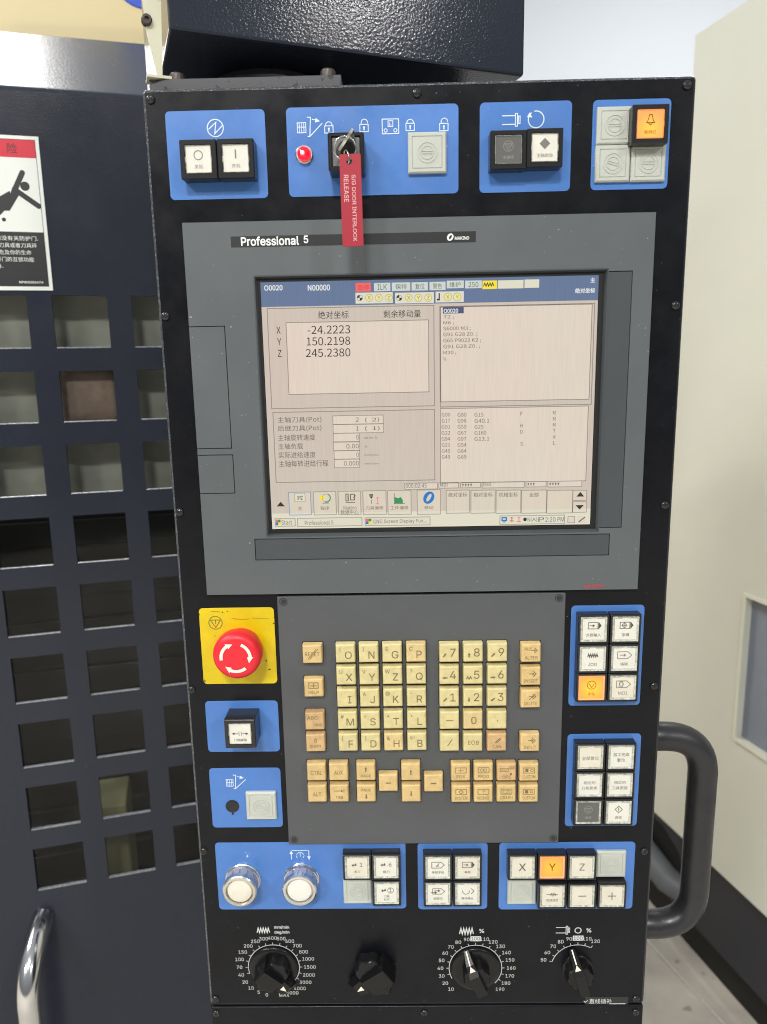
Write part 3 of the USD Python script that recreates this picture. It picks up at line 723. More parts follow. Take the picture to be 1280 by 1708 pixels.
# ---- square push buttons
def caption(t, y, h=2.7, w=13.5):
    n = max(len(t), 1); k = min(w, n * h * 1.06)
    return fit(t, -k / 2, y - h / 2, k / 2, y + h / 2)
def push_button(x, V, legend=None, plate='legend_white', ink='print_dark', h=9.0, size=24.0, fr_=1.4, text=None, rim='lens_rim', face=17.0, dark=False):
    y, s = -V, size / 2
    body = loft([rr(x - s, y - s, x + s, y + s, 0.8, 0, 0), rr(x - s, y - s, x + s, y + s, 0.8, h - 1.1, 0), rr(x - s, y - s, x + s, y + s, 0.8, h - 0.3, 0.3), rr(x - s, y - s, x + s, y + s, 0.8, h, 0.75),
                 rr(x - s, y - s, x + s, y + s, 0.8, h, fr_), rr(x - s, y - s, x + s, y + s, 0.8, h - 3.2, fr_ + 0.2)])
    o = obj('push_button', body, 'button_frame', P, label=text)
    q = s - fr_ - 0.3; f_ = face / 2
    obj('rim', loft([rr(x - q, y - q, x + q, y + q, 0.6, h - 3.0, 0), rr(x - q, y - q, x + q, y + q, 0.6, h - 0.6, 0), rr(x - q, y - q, x + q, y + q, 0.6, h - 0.2, 0.4), rr(x - q, y - q, x + q, y + q, 0.6, h - 0.9, q - f_ - 0.15)], cap=False), rim, o)
    # legend plate with its small side tabs
    pl_ = U(box(x - f_, y - f_, x + f_, y + f_), box(x - f_ - 1.1, y - 1.8, x + f_ + 1.1, y + 1.8)) if fr_ > 2.9 else U(box(x - f_, y - f_, x + f_, y + f_), box(x - 2.4, y - f_, x + 2.4, y + f_ + 0.9))
    obj('legend_plate', prism(pl_, h - 2.4, h - 0.7), plate, o)
    if legend is not None: obj('legend', sheet(mv(legend, x, y), h - 0.6), ink, o)
    obj('lens', slab(x - q, y - q, x + q, y + q, h - 0.5, h + 0.5, 0.8, 0.5), 'clear_lens', o)
    return o
def blank(x, V, size=24.0, h=3.2, text=None):
    y, s = -V, size / 2
    m = [loft([rr(x - s, y - s, x + s, y + s, 0.5, 0), rr(x - s, y - s, x + s, y + s, 0.5, h - 0.9), rr(x - s, y - s, x + s, y + s, 0.5, h, 0.9), rr(x - s, y - s, x + s, y + s, 0.5, h, 2.6), rr(x - s, y - s, x + s, y + s, 0.5, h - 0.5, 3.0), rr(x - s, y - s, x + s, y + s, 0.5, h, 3.4)])]
    o = obj('blank_cover', m, 'blank_grey', P, label=text)
    ang = random.choice((0, 0, 12, -15))
    rel = U(ring(0, 0, 6.6, 0.7), ring(0, 0, 4.3, 0.6).difference(box(-6, -1.1, 6, 1.1)), frame(-4.6, -1.0, 4.6, 1.0, 0.45))
    obj('embossed_ring', prism(mv(rel, x, y, 1, ang), h - 0.05, h + 0.4), 'blank_grey', o)
tape = lambda: U(line([(-5, 2.6), (2.2, 2.6), (5, 0), (2.2, -2.6), (-5, -2.6), (-5, 2.6)], 0.5))
tape_box = lambda: U(frame(-5, -2.8, 3, 2.8, 0.5), tri((3.2, 3.1), (5.6, 0), (3.2, -3.1)))
arrow_in = lambda: U(line([(-3, 0), (0.4, 0)], 0.6), tri((0.2, 1.5), (2.3, 0), (0.2, -1.5)))
dia = lambda r=2.6: line([(0, r), (r, 0), (0, -r), (-r, 0), (0, r), (r, 0)], 0.5)
# power
push_button(39.2, 49, U(mv(ring(0, 0, 2.9, 0.6), 0, 2.6), caption('关机', -4.8)), h=12, size=25.5, fr_=3.4, ink='print_grey', text='white power button marked with a circle')
push_button(65, 49, U(mv(box(-0.5, -2.9, 0.5, 2.9), 0, 2.9), caption('开机', -4.8)), h=12, size=25.5, fr_=3.4, ink='print_grey', text='white power button marked with a bar')
# spindle
push_button(252.3, 47.6, U(mv(s_stop(), 0, 2.2, 0.62), caption('主轴停', -4.9, 2.4)), 'legend_dark', 'print_light', h=12, size=24.8, fr_=3.0, text='dark grey lens button beside the white start button')
push_button(277.1, 46.9, U(mv(dia(3.3), 0, 2.6), line([(0, 1.0), (0, 4.2)], 0.5), caption('主轴启动', -4.9, 2.5)), h=12, size=24.8, fr_=3.0, ink='print_grey', text='white start button with a diamond')
# light
lampsign = U(line([(-1.6, 1.2), (-0.9, 4.4), (0.9, 4.4), (1.6, 1.2), (2.7, -0.6), (-2.7, -0.6), (-1.6, 1.2)], 0.5), line([(-1.6, -0.6), (0, -2.2), (1.6, -0.6)], 0.5))
push_button(348.2, 33.6, U(mv(lampsign, 0, 1.4), caption('照明灯', -5.2, 2.5)), 'legend_amber', 'print_amber', h=12, size=24.8, fr_=3.0, rim='rim_amber', text='amber lit work light button')
blank(326.4, 31.4); blank(326.1, 55.9); blank(350.7, 56.1)
blank(197.2, 46.1, 26.6, 4.0, text='larger grey blank under the lock symbols')
# mode buttons, two columns of three
mode = [(U(mv(tape_box(), 0.4, 3), mv(arrow_in(), -1, 3, 0.8), caption('外部输入', -4.6)), 'legend_white', 'print_dark'),
        (U(mv(tape_box(), 0.4, 3), mv(dia(2), -1, 3), mv(arrow_in(), -1.2, 3, 0.6), caption('存储', -4.6)), 'legend_white', 'print_dark'),
        (U(mv(s_coil(5, 1.6, 2.6, 0.7), 0, 2.8), put('JOG', 0, -4.6, 2.6)), 'legend_white', 'print_dark'),
        (U(mv(tape(), 0.2, 2.8, 1.1), mv(arrow_in(), -0.6, 2.8, 0.9), caption('编辑', -4.6)), 'legend_white', 'print_grey'),
        (U(mv(ring(0, 0, 3.4, 0.5), 0, 2.4), mv(line([(-2, 1), (0, -2), (2, 1)], 0.5), 0, 2.4), caption('手轮', -5)), 'lamp_amber', 'print_amber'),
        (U(mv(tape(), 0.4, 2.8, 1.1), mv(ring(0, 0, 1.5, 0.4), -1.2, 2.8), mv(frame(-2.6, -2.4, 0.6, 2.4, 0.4), -0.6, 2.8), put('MDI', 0, -4.7, 2.6)), 'legend_warm', 'print_grey')]
for i, (lg, pm, ink) in enumerate(mode):
    push_button((323.6, 348.2)[i % 2], 394.8 + 24.3 * (i // 2), lg, pm, ink, rim='rim_amber' if pm == 'lamp_amber' else 'lens_rim', text='amber lit mode button, lower left of its block' if pm == 'lamp_amber' else None)
# cycle buttons
cyc = [(caption('全部复位', -0.8, 3.2), 'legend_warm', 'print_grey'), (U(caption('加工完成', 2.2, 3.0), caption('复位', -2.6, 3.0)), 'legend_white', 'print_dark'),
       (U(caption('相近的', 2.2, 3.0), caption('刀具更换', -2.6, 3.0)), 'legend_white', 'print_grey'), (U(caption('相近的', 2.2, 3.0), caption('刀具更换', -2.6, 3.0)), 'legend_white', 'print_grey'),
       (U(mv(s_stop(), 0, 2.6, 0.6), caption('暂停', -4.6, 2.4)), 'legend_dark', 'print_light'), (U(mv(dia(3.0), 0, 2.6), line([(0, 1.2), (0, 4)], 0.5), caption('启动', -4.6, 2.6)), 'legend_white', 'print_dark')]
for i, (lg, pm, ink) in enumerate(cyc):
    push_button((324.8, 349.4)[i % 2], 503.1 + 24.6 * (i // 2), lg, pm, ink, text='dark grey lens button, lower left of the cycle block' if pm == 'legend_dark' else None)
# tool buttons beside the chrome ones
tool = lambda t: U(line([(-4.5, 0), (-0.5, 0)], 0.9), line([(-3.4, -1.2), (-3.4, 1.2)], 0.7), tri((-2.6, 0), (-1.0, 2.0), (-0.6, 0)), put(t, 3.4, 0.4, 3.6))
push_button(134.4, 601.2, U(mv(tool('1'), 0, 2), caption('松刀', -4, 2.2)), 'legend_warm', fr_=1.3)
push_button(158.6, 601.2, U(mv(tool('6'), 0, 2), caption('锁刀', -4.4, 2.6)), 'legend_white', fr_=1.3)
push_button(158.6, 625.8, U(mv(tool('1'), 0, 2.4), mv(ring(0, 0, 2.5, 0.4), 3.4, 2.6), caption('刀具', -3, 2.2), caption('松开', -6, 2.2)), 'legend_white', fr_=1.3)
blank(133.8, 628.2)
# program buttons
prg = [(U(mv(tape(), 0.2, 2.4, 1.05), mv(box(-1.6, -1.2, 1.0, -0.6), 0, 2.4), mv(line([(-1.4, -1.4), (1.2, 1.6)], 0.5), 0, 2.4), caption('单程序段', -4.4, 2.4)), 'legend_white'),
       (U(mv(tape_box(), 0.4, 2.4), mv(arrow_in(), -1, 2.4, 0.8), caption('单段', -4.4, 2.4)), 'legend_warm'),
       (U(mv(tape(), 0.6, 2.4), mv(arrow_in(), -3, 1.2, 1.0), mv(arrow_in(), 0, 3, 0.9), caption('选跳行', -4.4, 2.4)), 'legend_white'),
       (U(mv(arc(0, 0, 2.8, 20, -200, 0.5), -1.2, 2.4), mv(line([(0, 2.6), (2.6, 0), (0, -2.6)], 0.5), 3, 2.4), caption('程序确认', -4.4, 2.4)), 'legend_white')]
for i, (lg, pm) in enumerate(prg):
    push_button((201.7, 226.4)[i % 2], 602 + 24.8 * (i // 2), lg, pm, fr_=1.3)
# axis buttons
push_button(271.9, 602.4, put('X', 0, 0.2, 6.8), 'legend_warm', fr_=1.4, text='white axis button marked X')
push_button(296.7, 602.5, put('Y', 0, 0.2, 6.8), 'lamp_amber_axis', 'print_amber', fr_=1.4, rim='rim_amber', text='amber lit axis button marked Y')
push_button(321.3, 602.6, put('Z', 0, 0.2, 6.4), 'legend_warm', 'print_grey', fr_=1.4, text='white axis button marked Z')
blank(347.2, 604.2, 24.4); blank(272.8, 629.9)
push_button(297.4, 629.7, U(mv(line([(-5, 0), (-1.6, 0)], 0.5), 0, 1.6), mv(s_coil(3, 1.5, 2.4, 0.5), 0.6, 1.6), mv(line([(2.6, 0), (5, 0)], 0.5), 0, 1.6), caption('快速进给', -3.8, 2.4)), 'legend_warm', fr_=1.4)
push_button(322.3, 629.8, box(-3.4, -0.35, 3.4, 0.35), 'legend_warm', fr_=1.4, text='white axis button marked minus')
push_button(347.2, 629.9, U(box(-3.4, -0.35, 3.4, 0.35), box(-0.35, -3.4, 0.35, 3.4)), 'legend_warm', fr_=1.4, text='white axis button marked plus')
# tall door button
o = push_button(45.8, 473.6, U(line([(-6, 0), (-1.6, 0)], 0.5), tri((-6.6, 0), (-4.4, 1.2), (-4.4, -1.2)), line([(1.6, 0), (6, 0)], 0.5), tri((6.6, 0), (4.4, 1.2), (4.4, -1.2)), line([(-0.9, 1.8), (-0.9, -1.8)], 0.4), line([(0.9, 1.8), (0.9, -1.8)], 0.4), caption('门锁解除', -5.4, 2.4)), h=20, size=24.6, fr_=3.2, text='tall black framed door button with arrows pointing apart')
# LED, plugged hole, blank
ld = obj('indicator_lamp', loft([circ(111.3, -44.8, 6.2, 0), circ(111.3, -44.8, 6.2, 1.4), circ(111.3, -44.8, 5.6, 2.0), circ(111.3, -44.8, 4.9, 2.0), circ(111.3, -44.8, 4.9, 0.4)]), 'worn_chrome', P, 40, label='red glowing indicator lamp')
obj('lens', revolve([(4.8, 0.4), (4.8, 3.4), (4.2, 5.6), (2.8, 7.2), (1.2, 7.9), (0, 8)], 111.3, -44.8, 28), 'led_red', ld, True)
obj('glow', revolve([(1.6, 7.2), (1.5, 8.05), (0.8, 8.3), (0, 8.35)], 110.7, -45.3, 16), 'led_core', ld, True)
pg = obj('hole_plug', loft([circ(31.2, -548.8, 5.6, 0.3), circ(31.2, -548.8, 5.6, 0.9), circ(31.2, -548.8, 5.0, 1.1), circ(31.2, -548.8, 4.4, 0.7)]), 'black_plastic', P, 40)
obj('tab', slab(30.4, -556.6, 31.9, -553.8, 0.3, 0.8, 0.3, 0.1), 'black_plastic', pg)
blank(55.8, 547.4, 25, 3.4)
# ---- chrome ringed push buttons
for k, (x, V) in enumerate(((36.4, 617.6), (86.4, 617.2))):
    y = -V
    o = obj('chrome_button', revolve([(15.0, 0), (15.0, 1.5), (14.3, 2.0), (14.3, 4.2), (13.4, 4.6), (13.4, 11.2), (14.3, 11.7), (14.3, 15.4), (13.4, 16.4), (11.6, 16.6), (11.1, 15.6), (10.9, 13)], x, y, 48), 'chrome' if k else 'worn_chrome', P, 30, label='chrome ringed white button, %s' % ('under the carousel symbol' if k else 'nearest the left edge'))
    for j in range(14):
        a = 2 * math.pi * j / 14
        b2 = trimesh.creation.box((1.0, 4.4, 5.8)); b2.apply_translation((13.35, 0, 7.9)); b2.apply_transform(trimesh.transformations.rotation_matrix(a, (0, 0, 1))); b2.apply_translation((x, y, 0))
        obj('grip', b2, 'grip_violet', o)
    obj('lens', revolve([(10.4, 13), (10.2, 15.2), (9.5, 15.9), (5, 16.2), (0, 16.3)], x, y, 36), 'legend_warm' if not k else 'legend_white', o, True)

# ---- key switch
ks = obj('key_switch', loft([rr(129.4, -60.6, 153.9, -36.4, 1, 0), rr(129.4, -60.6, 153.9, -36.4, 1, 18.8), rr(129.4, -60.6, 153.9, -36.4, 1, 20, 1.1), rr(129.4, -60.6, 153.9, -36.4, 1, 20, 2.3), rr(129.4, -60.6, 153.9, -36.4, 1, 18.4, 2.6)]), 'button_frame', P, label='black square key switch with grey face')
obj('face', slab(132.4, -57.6, 150.9, -39.4, 17.8, 18.7, 0.6, 0.3), 'switch_face', ks)
obj('lock_barrel', revolve([(6.6, 18), (6.6, 20.6), (6, 21.2), (0, 21.2)], 141.6, -48.4, 28), 'black_plastic', ks, 40)

# ---- display unit
bz = box(22.9, -364, 357.3, -88.8)
opening = box(72.6, -317.4, 325, -126.6)
grooves = U(frame(325.2 - 1, -315.2, 342.9, -127.8, 0.55).intersection(box(325.3, -400, 400, 0)), frame(62.3, -336.8, 334.3, -319.6, 0.5), frame(10, -249.8, 49.2, -160.2, 0.6), frame(10, -284, 49.7, -254.2, 0.6))
front = bz.difference(opening).difference(grooves)
inset = U(box(325.6, -314.8, 342.4, -128.2), box(62.7, -336.4, 333.9, -320))
bezel = obj('display_bezel', prism(front.difference(inset.buffer(0.2)), 1.2, 4.2), 'bezel_grey', P, label='dark grey display surround')
obj('bezel_edge', loft([rr(22.9, -364, 357.3, -88.8, 1, 0, 0), rr(22.9, -364, 357.3, -88.8, 1, 1.3, 0), rr(22.9, -364, 357.3, -88.8, 1, 1.3, 0.6)], cap=False), 'bezel_grey', bezel)
obj('groove_bed', sheet(bz.buffer(-0.7).difference(opening), 2.6), 'black_gap', bezel)
obj('inset_strip', prism(box(325.8, -314.6, 342.4, -128.4), 2.7, 4.0), 'bezel_inset', bezel, label='darker upright strip right of the screen')
obj('inset_strip', prism(box(62.9, -336.2, 333.7, -320.2), 2.7, 4.0), 'bezel_inset', bezel, label='darker level strip under the screen')
ow = loft([rr(71.6, -318.4, 326, -125.6, 0.6, 4.25, 0), rr(71.6, -318.4, 326, -125.6, 0.6, 4.25, 1.0), rr(71.6, -318.4, 326, -125.6, 0.6, 0.5, 2.2)], cap=False)
obj('screen_rim', ow, 'bezel_inset', bezel)
obj('screen_gasket', sheet(box(72, -318, 325.6, -126).difference(box(76.0, -312.8, 319.7, -130.1)), 1.0), 'black_gap', bezel)
obj('name_strip', sheet(box(57, -106.2, 231.1, -98.8), 4.3), 'sticker_black', bezel)
obj('lettering', sheet(U(fit('Professional', 64.2, -105.4, 105.6, -99.2, bold=True), fit('5', 109.0, -104.4, 112.2, -99.2, bold=True)), 4.4), 'sticker_white', bezel)
logo = affinity.rotate(affinity.scale(Point(0, 0).buffer(2.3), 0.95, 1.15), -35, origin=(0, 0)).difference(affinity.rotate(affinity.scale(Point(0.1, 0.1).buffer(1.25), 0.6, 1.3), -35, origin=(0, 0)))
obj('emblem', sheet(affinity.translate(logo, 213, -102.5), 4.4), 'sticker_white', bezel)
obj('lettering', sheet(fit('MAKINO', 216.2, -104.4, 226.4, -102.2, bold=True), 4.4), 'sticker_white', bezel)
obj('lettering', sheet(fit('MAKINO', 316.4, -361.9, 331.4, -360.0, bold=True), 4.3), 'sticker_red', bezel)
# ---- lit screen: the picture on it is flat print
SX, SV, SZ, SK = 75.9, 129.95, 0.8, 0.9914
scr = obj('screen', sheet(box(SX, -SV - 184.5 * SK, SX + 246 * SK, -SV), SZ), 'scr_bg', P, label='lit colour screen showing coordinates and program')
layers = {}
def ink(col, g, z): layers.setdefault((col, z), []).append(affinity.translate(affinity.scale(g, SK, SK, origin=(0, 0)), SX, -SV))
ink('H', box(0, -17.6, 246, 0), 0.04)
for ln in SCR.strip().split('\n'):
    k, a, b, c, d, col, tx = ln.split('|'); a, b, c, d = float(a), -float(b), float(c), -float(d)
    if b < d: b, d = d, b
    cx, cy = (a + c) / 2, (b + d) / 2
    if k == 'r': ink(col, box(a, d, c, b), 0.08 if not (col in 'NR') else 0.10)
    elif k == 'o': ink(col, frame(a, d, c, b, 0.4), 0.12)
    elif k == 't':
        mono = tx[0] in '-GMSTOXYZNDHFLPW0123456789%*(,m' and len(tx) < 16 and not is_cjk(tx) and tx not in ('Professional 5', 'Makino', '2:20 PM')
        if len(tx) == 1 and tx in '-' : continue
        ink(col, fit(tx, a, d, c, b, 'cjk' if mono else None, bold=col == 'W'), 0.16)
    elif k == 'c': ink('c', Point(cx, cy).buffer(min(c - a, b - d) / 2), 0.12); ink('S', ring(cx, cy, min(c - a, b - d) / 2, 0.25), 0.14); ink('S', put(tx, cx, cy, 2.6), 0.16)
    elif k == 'wave': ink('K', mv(s_coil(4, 1.9, 2.2, 0.6), cx - 0.6, cy), 0.16)
    elif k == 'chk': ink('K', U(*[p for p in (Point(cx, cy).buffer(2.0).intersection(box(cx - 3, cy, cx, cy + 3)), Point(cx, cy).buffer(2.0).intersection(box(cx, cy - 3, cx + 3, cy)))]), 0.16); ink('S', ring(cx, cy, 2.0, 0.3), 0.15)
    elif k == 'key': ink('K', U(box(cx - 0.3, d, cx + 0.6, b), box(cx - 1.6, d, cx, d + 1.2)), 0.16)
    elif k == 'tri': ink('K', tri((a, d), (c, d), (cx, b)), 0.16)
    elif k == 'trd': ink('K', tri((a, b), (c, b), (cx, d)), 0.16)
    elif k == 'icon0': ink('E', box(a, cy - 2, c, b), 0.14); ink('K', fit('XYZ', a + 2, cy - 0.6, c - 2, cy + 2.6, bold=True), 0.16); ink('S', frame(a, cy - 2, c, b, 0.3), 0.15)
    elif k == 'icon1': ink('w', Point(cx + 1, cy + 1).buffer(3), 0.14); ink('Y', Point(cx - 2, cy + 1).buffer(2.0), 0.15); ink('g', arc(cx + 1, cy + 1, 3.2, -110, 60, 0.9), 0.16); ink('S', U(ring(cx + 1, cy + 1, 3, 0.3), box(cx - 2, cy - 3.4, cx + 3, cy - 2.8)), 0.16)
    elif k == 'icon2': ink('D', U(frame(a + 1, cy - 1.6, cx - 0.6, b - 0.4, 0.7), frame(cx + 0.4, cy - 1, c, b - 0.6, 0.7), line([(a + 1, cy - 2.6), (c, cy - 2.6)], 0.6), line([(a + 3, cy), (a + 3, b - 2)], 0.8), line([(cx + 3, cy + 1), (cx + 4.6, cy + 3)], 0.8)), 0.16)
    elif k == 'icon3': ink('K', U(box(cx - 4, b - 2, cx - 1, b - 0.8), tri((cx - 4, b - 2.4), (cx - 1, b - 2.4), (cx - 2.4, b - 4.4)), line([(cx - 2.5, b - 5), (cx - 2.5, d + 1)], 0.4)), 0.16); ink('R', U(line([(cx + 2.4, cy + 1), (cx + 2.4, d + 1)], 0.5), line([(cx + 1.2, d + 1), (cx + 3.6, d + 1)], 0.5), line([(cx + 1.2, cy + 1), (cx + 3.6, cy + 1)], 0.5)), 0.16)
    elif k == 'icon4': ink('g', Polygon([(cx - 3.6, d + 1.6), (cx - 3.6, b - 3), (cx - 1, b - 4), (cx + 1, b - 3), (cx + 2.6, d + 4), (cx + 2.6, d + 1.6)]), 0.16); ink('D', U(line([(cx - 4, d + 1), (cx - 4, b)], 0.5), line([(cx - 4, d + 1.2), (c, d + 1.2)], 0.5)), 0.17)
    elif k == 'icon5':
        e = affinity.rotate(affinity.scale(Point(0, 0).buffer(4.2), 0.95, 1.2), -30, origin=(0, 0)).difference(affinity.rotate(affinity.scale(Point(0.1, 0.1).buffer(2.4), 0.55, 1.4), -30, origin=(0, 0)))
        ink('B', affinity.translate(e, cx, cy + 0.6), 0.15)
    elif k == 'flag': ink('R', box(a, cy, cx, b), 0.16); ink('g', box(cx, cy, c, b), 0.16); ink('B', box(a, d, cx, cy), 0.16); ink('Y', box(cx, d, c, cy), 0.16)
    elif k == 'mon': ink('B', frame(a, d + 1, c, b, 1.0), 0.16); ink('B', box(a + 1, d, c - 1, d + 0.8), 0.16)
    elif k == 'anc': ink(col, U(line([(cx, d), (cx, b)], 0.6), line([(a + 0.6, d + 0.8), (c - 0.6, d + 0.8)], 0.6), line([(a + 1, b - 0.6), (c - 1, b - 0.6)], 0.5)), 0.16)
    elif k == 'dot': ink('K', Point(cx, cy).buffer(1.4), 0.16)
    elif k == 'pen': ink('D', line([(a, d), (c, b)], 0.9), 0.16)
names = {'H': 'screen_header', 'w': 'screen_window', 'G': 'screen_cell', 'E': 'screen_cell', 'b': 'screen_button', 'D': 'screen_text', 'W': 'screen_title', 'K': 'screen_symbol', 'S': 'screen_line'}
for (col, z), gs in sorted(layers.items(), key=lambda q: q[0][1]):
    for g in gs: obj(names.get(col, 'screen_symbol'), sheet(g, SZ + z), 'scr_' + col, scr)

# ---- keyboard unit
kb = obj('keyboard_plate', slab(77.3, -583.2, 302.4, -366.6, 0, 3.0, 0.6, 0.5), 'plate_grey', P, label='grey keyboard plate with countersunk corner screws')
for x, V in ((82.2, 370.8), (297.4, 370.8), (82.0, 578.6), (298.0, 579.0)):
    o = obj('corner_screw', loft([circ(x, -V, 3.2, 3.05), circ(x, -V, 2.7, 3.0), circ(x, -V, 2.5, 2.9)]), 'black_gap', kb)
    obj('hex_socket', loft([circ(x, -V, 2.1, 3.06, 24), circ(x, -V, 2.0, 3.3, 24), circ(x, -V, 1.1, 3.3, 24), circ(x, -V, 1.0, 3.1, 24)]), 'screw_black', o)
def keycap(x, V, legend, kind):
    y, s = -V, 7.75
    m = loft([rr(x - s, y - s, x + s, y + s, 0.8, 3.0, -0.15), rr(x - s, y - s, x + s, y + s, 0.8, 7.6, 0.1), rr(x - s, y - s, x + s, y + s, 0.9, 8.7, 0.45), rr(x - s, y - s, x + s, y + s, 1.0, 9.2, 1.1), rr(x - s, y - s, x + s, y + s, 1.0, 9.1, 1.9)])
    o = obj('key', m, kind, P, 50)
    obj('legend', sheet(affinity.translate(legend, x, y), 9.24), 'key_print', o)
    # dark shadow gap round each cap where it comes through the plate
    obj('slot', sheet(box(x - 8.4, y - 8.4, x + 8.4, y + 8.4).difference(box(x - 7.6, y - 7.6, x + 7.6, y + 7.6)), 3.06), 'black_gap', o)
def two(big, small):
    g = put(big, 2.3, -1.2, 6.0)
    return U(g, put(small, -4.0, 3.4, 3.0)) if small else g
def word(t, y=0.0, w=11.5, h=2.7): return fit(t, -min(w, 2.3 * len(t)) / 2, y - h / 2, min(w, 2.3 * len(t)) / 2, y + h / 2)
rows_v = (412.0, 430.6, 449.5, 468.6, 487.7)
cols_u = (130.0, 148.2, 166.7, 185.5)
letters = ['O( N) GE PC', 'XU YV ZW Q?', 'I, JA K@ R-', 'M# S= T* L+', 'F[ D] H& BS']
for r, row in enumerate(letters):
    for c, t in enumerate(row.split()):
        g = two(t[0], t[1])
        if t == 'BS': g = U(put('B', 2.3, -1.2, 6.0), put('SP', -3.8, 3.6, 2.4))
        keycap(cols_u[c], rows_v[r], g, 'key_letter' if random.random() < 0.75 else 'key_letter_worn')
def arr(dx, dy, L=4.0, w=1.1):
    a = math.atan2(dy, dx); g = U(box(-L / 2, -w / 2, L * 0.2, w / 2), tri((L * 0.1, w), (L * 0.55, 0), (L * 0.1, -w)))
    return affinity.rotate(g, math.degrees(a), origin=(0, 0))
nums = [[('7', mv(arr(1, 1.3), -3.6, -1.6)), ('8', mv(arr(0, 1, 3.6), -3.2, -1.8)), ('9', mv(arr(1, 1), -3.4, -1.8))],
        [('4', mv(arr(-1, 0), -3.4, -2.0)), ('5', mv(s_coil(2, 2.2, 2.0, 0.8), -3.2, -2.2)), ('6', mv(arr(1, 0), -3.4, -2.0))],
        [('1', mv(arr(-1, -1), -3.4, -1.6)), ('2', mv(arr(0, -1, 3.6), -3.2, -1.8)), ('3', mv(arr(-1, -0.8), -3.4, -1.8))]]
for r in range(3):
    for c in range(3):
        t, a = nums[r][c]
        keycap((211.5, 230.2, 249.2)[c], rows_v[r] + 0.6, U(put(t, 2.8, 0.4, 6.6), a), 'key_letter')
keycap(211.6, 469.5, box(-2.8, -0.3, 2.8, 0.3), 'key_letter'); keycap(230.3, 469.5, put('0', 0.6, 0, 6.0), 'key_letter_worn'); keycap(249.4, 469.7, Point(0.4, -0.4).buffer(0.5), 'key_letter')
keycap(211.6, 488.6, line([(-1.6, -2.8), (2, 2.8)], 0.6), 'key_letter'); keycap(230.3, 488.8, put('EOB', 0.4, 0, 3.4), 'key_letter')
keycap(249.4, 488.9, U(line([(-1.6, -0.4), (2.6, 4)], 0.6), line([(-0.2, -0.4), (3.6, 3.4)], 0.6), word('CAN', -3.6)), 'key_function_worn')
fk = lambda x, V, g, w=False: keycap(x, V, g, 'key_function_worn' if w else 'key_function')
chev = U(line([(0.5, 3.2), (3, 0.8), (0.5, -1.6)], 0.6), line([(-2.4, 0.8), (1.2, 0.8)], 0.6), tri((0.2, 2), (1.8, 0.8), (0.2, -0.4)))
fk(104, 412.2, U(word('RESET', 0.2, 11.5, 3.2), line([(-3.5, -4), (3.2, 4.4)], 0.45), line([(-2.0, -4), (4.6, 4.4)], 0.45)))
fk(104, 440.5, U(frame(-4, -0.4, 4, 4.8, 0.6), box(-0.3, 0.6, 0.3, 4), box(-2.6, 1.6, 2.6, 2.3), word('HELP', -3.6, 8)))
fk(103.8, 468.8, U(fit('ABC', -6, 1.4, 2.6, 4.4), fit('/abc', -1.2, -4.6, 6, -1.4)), True)
fk(103.8, 487.8, U(line([(-0.8, 1), (-0.8, 3), (0, 4.2), (0.8, 3), (0.8, 1), (-0.8, 1)], 0.4), word('SHIFT', -3, 9)), True)
fk(275.4, 413.4, U(fit('VALUE', -5.6, 2.4, 0.4, 4.8), mv(chev, 2, 1.6, 0.9), word('ALTER', -3.8, 10)))
fk(275.6, 432.7, U(mv(chev, 1, 1.2), word('INSERT', -3.8, 11)))
fk(275.7, 451.8, U(mv(chev, 1, 1.2), line([(-1, -0.6), (3.8, 4.2)], 0.5), word('DELETE', -3.8, 10)))
fk(275.9, 489.5, U(mv(chev, 1, 1.2), word('INPUT', -3.8, 10)))
fk(103.5, 513.6, word('CTRL', -0.4, 10.5, 3.6)); fk(121.5, 513.6, word('AUX', -0.4, 8, 3.4))
fk(103.4, 532.8, word('ALT', -0.4, 7, 3.4)); fk(121.5, 532.8, U(line([(-4, 2.4), (3, 2.4)], 0.5), tri((1.6, 3.6), (3.6, 2.4), (1.6, 1.2)), line([(4, 4), (4, 0.8)], 0.5), word('TAB', -3.4, 6, 2.8)))
fk(143.7, 513.8, U(mv(arr(0, 1, 4), 0, 2.4), word('PAGE', -3.4, 8, 2.4))); fk(143.6, 533, U(mv(arr(0, -1, 4), 0, -2.6), word('PAGE', 3.2, 8, 2.4)))
fk(161.7, 523.7, arr(-1, 0, 4.6, 0.9)); fk(198.6, 524.4, arr(1, 0, 4.6, 0.9)); fk(180.2, 514.2, arr(0, 1, 4.6, 0.9)); fk(180.3, 533.3, arr(0, -1, 4.6, 0.9))
scrn = lambda g: U(frame(-4.6, -0.6, 4.6, 4.4, 0.45), g)
fk(220.6, 515, U(scrn(U(box(-2.4, 1.7, 2.4, 2.1), box(-0.2, 0.2, 0.2, 3.8))), word('POS', -3.6)))
fk(239, 515, U(scrn(U(ring(-1.4, 1.9, 1.2, 0.4), ring(1.4, 1.9, 1.2, 0.4))), word('PROG', -3.6, 9)))
fk(257.6, 515.2, U(frame(-5.4, 0.6, 1.6, 3.6, 0.4), line([(-4, 2.1), (0, 2.1)], 0.4), frame(2.4, 3.0, 5.6, 5, 0.4), box(2.6, -2.4, 4.2, -0.6), word('OFS', -4.2, 7)), True)
fk(275.7, 515.6, U(scrn(U(box(-3, 0.6, -0.6, 3.4), ring(2.2, 1.9, 1.1, 0.4))), word('CUSTOM', -3.6, 10)))
fk(220.9, 534.2, U(scrn(mv(dia(1.7), 0, 1.9)), word('SYSTEM', -3.6, 10)))
fk(239, 534.2, U(scrn(put('?', 0, 1.9, 3.2)), word('MESSAGE', -3.6, 10)))
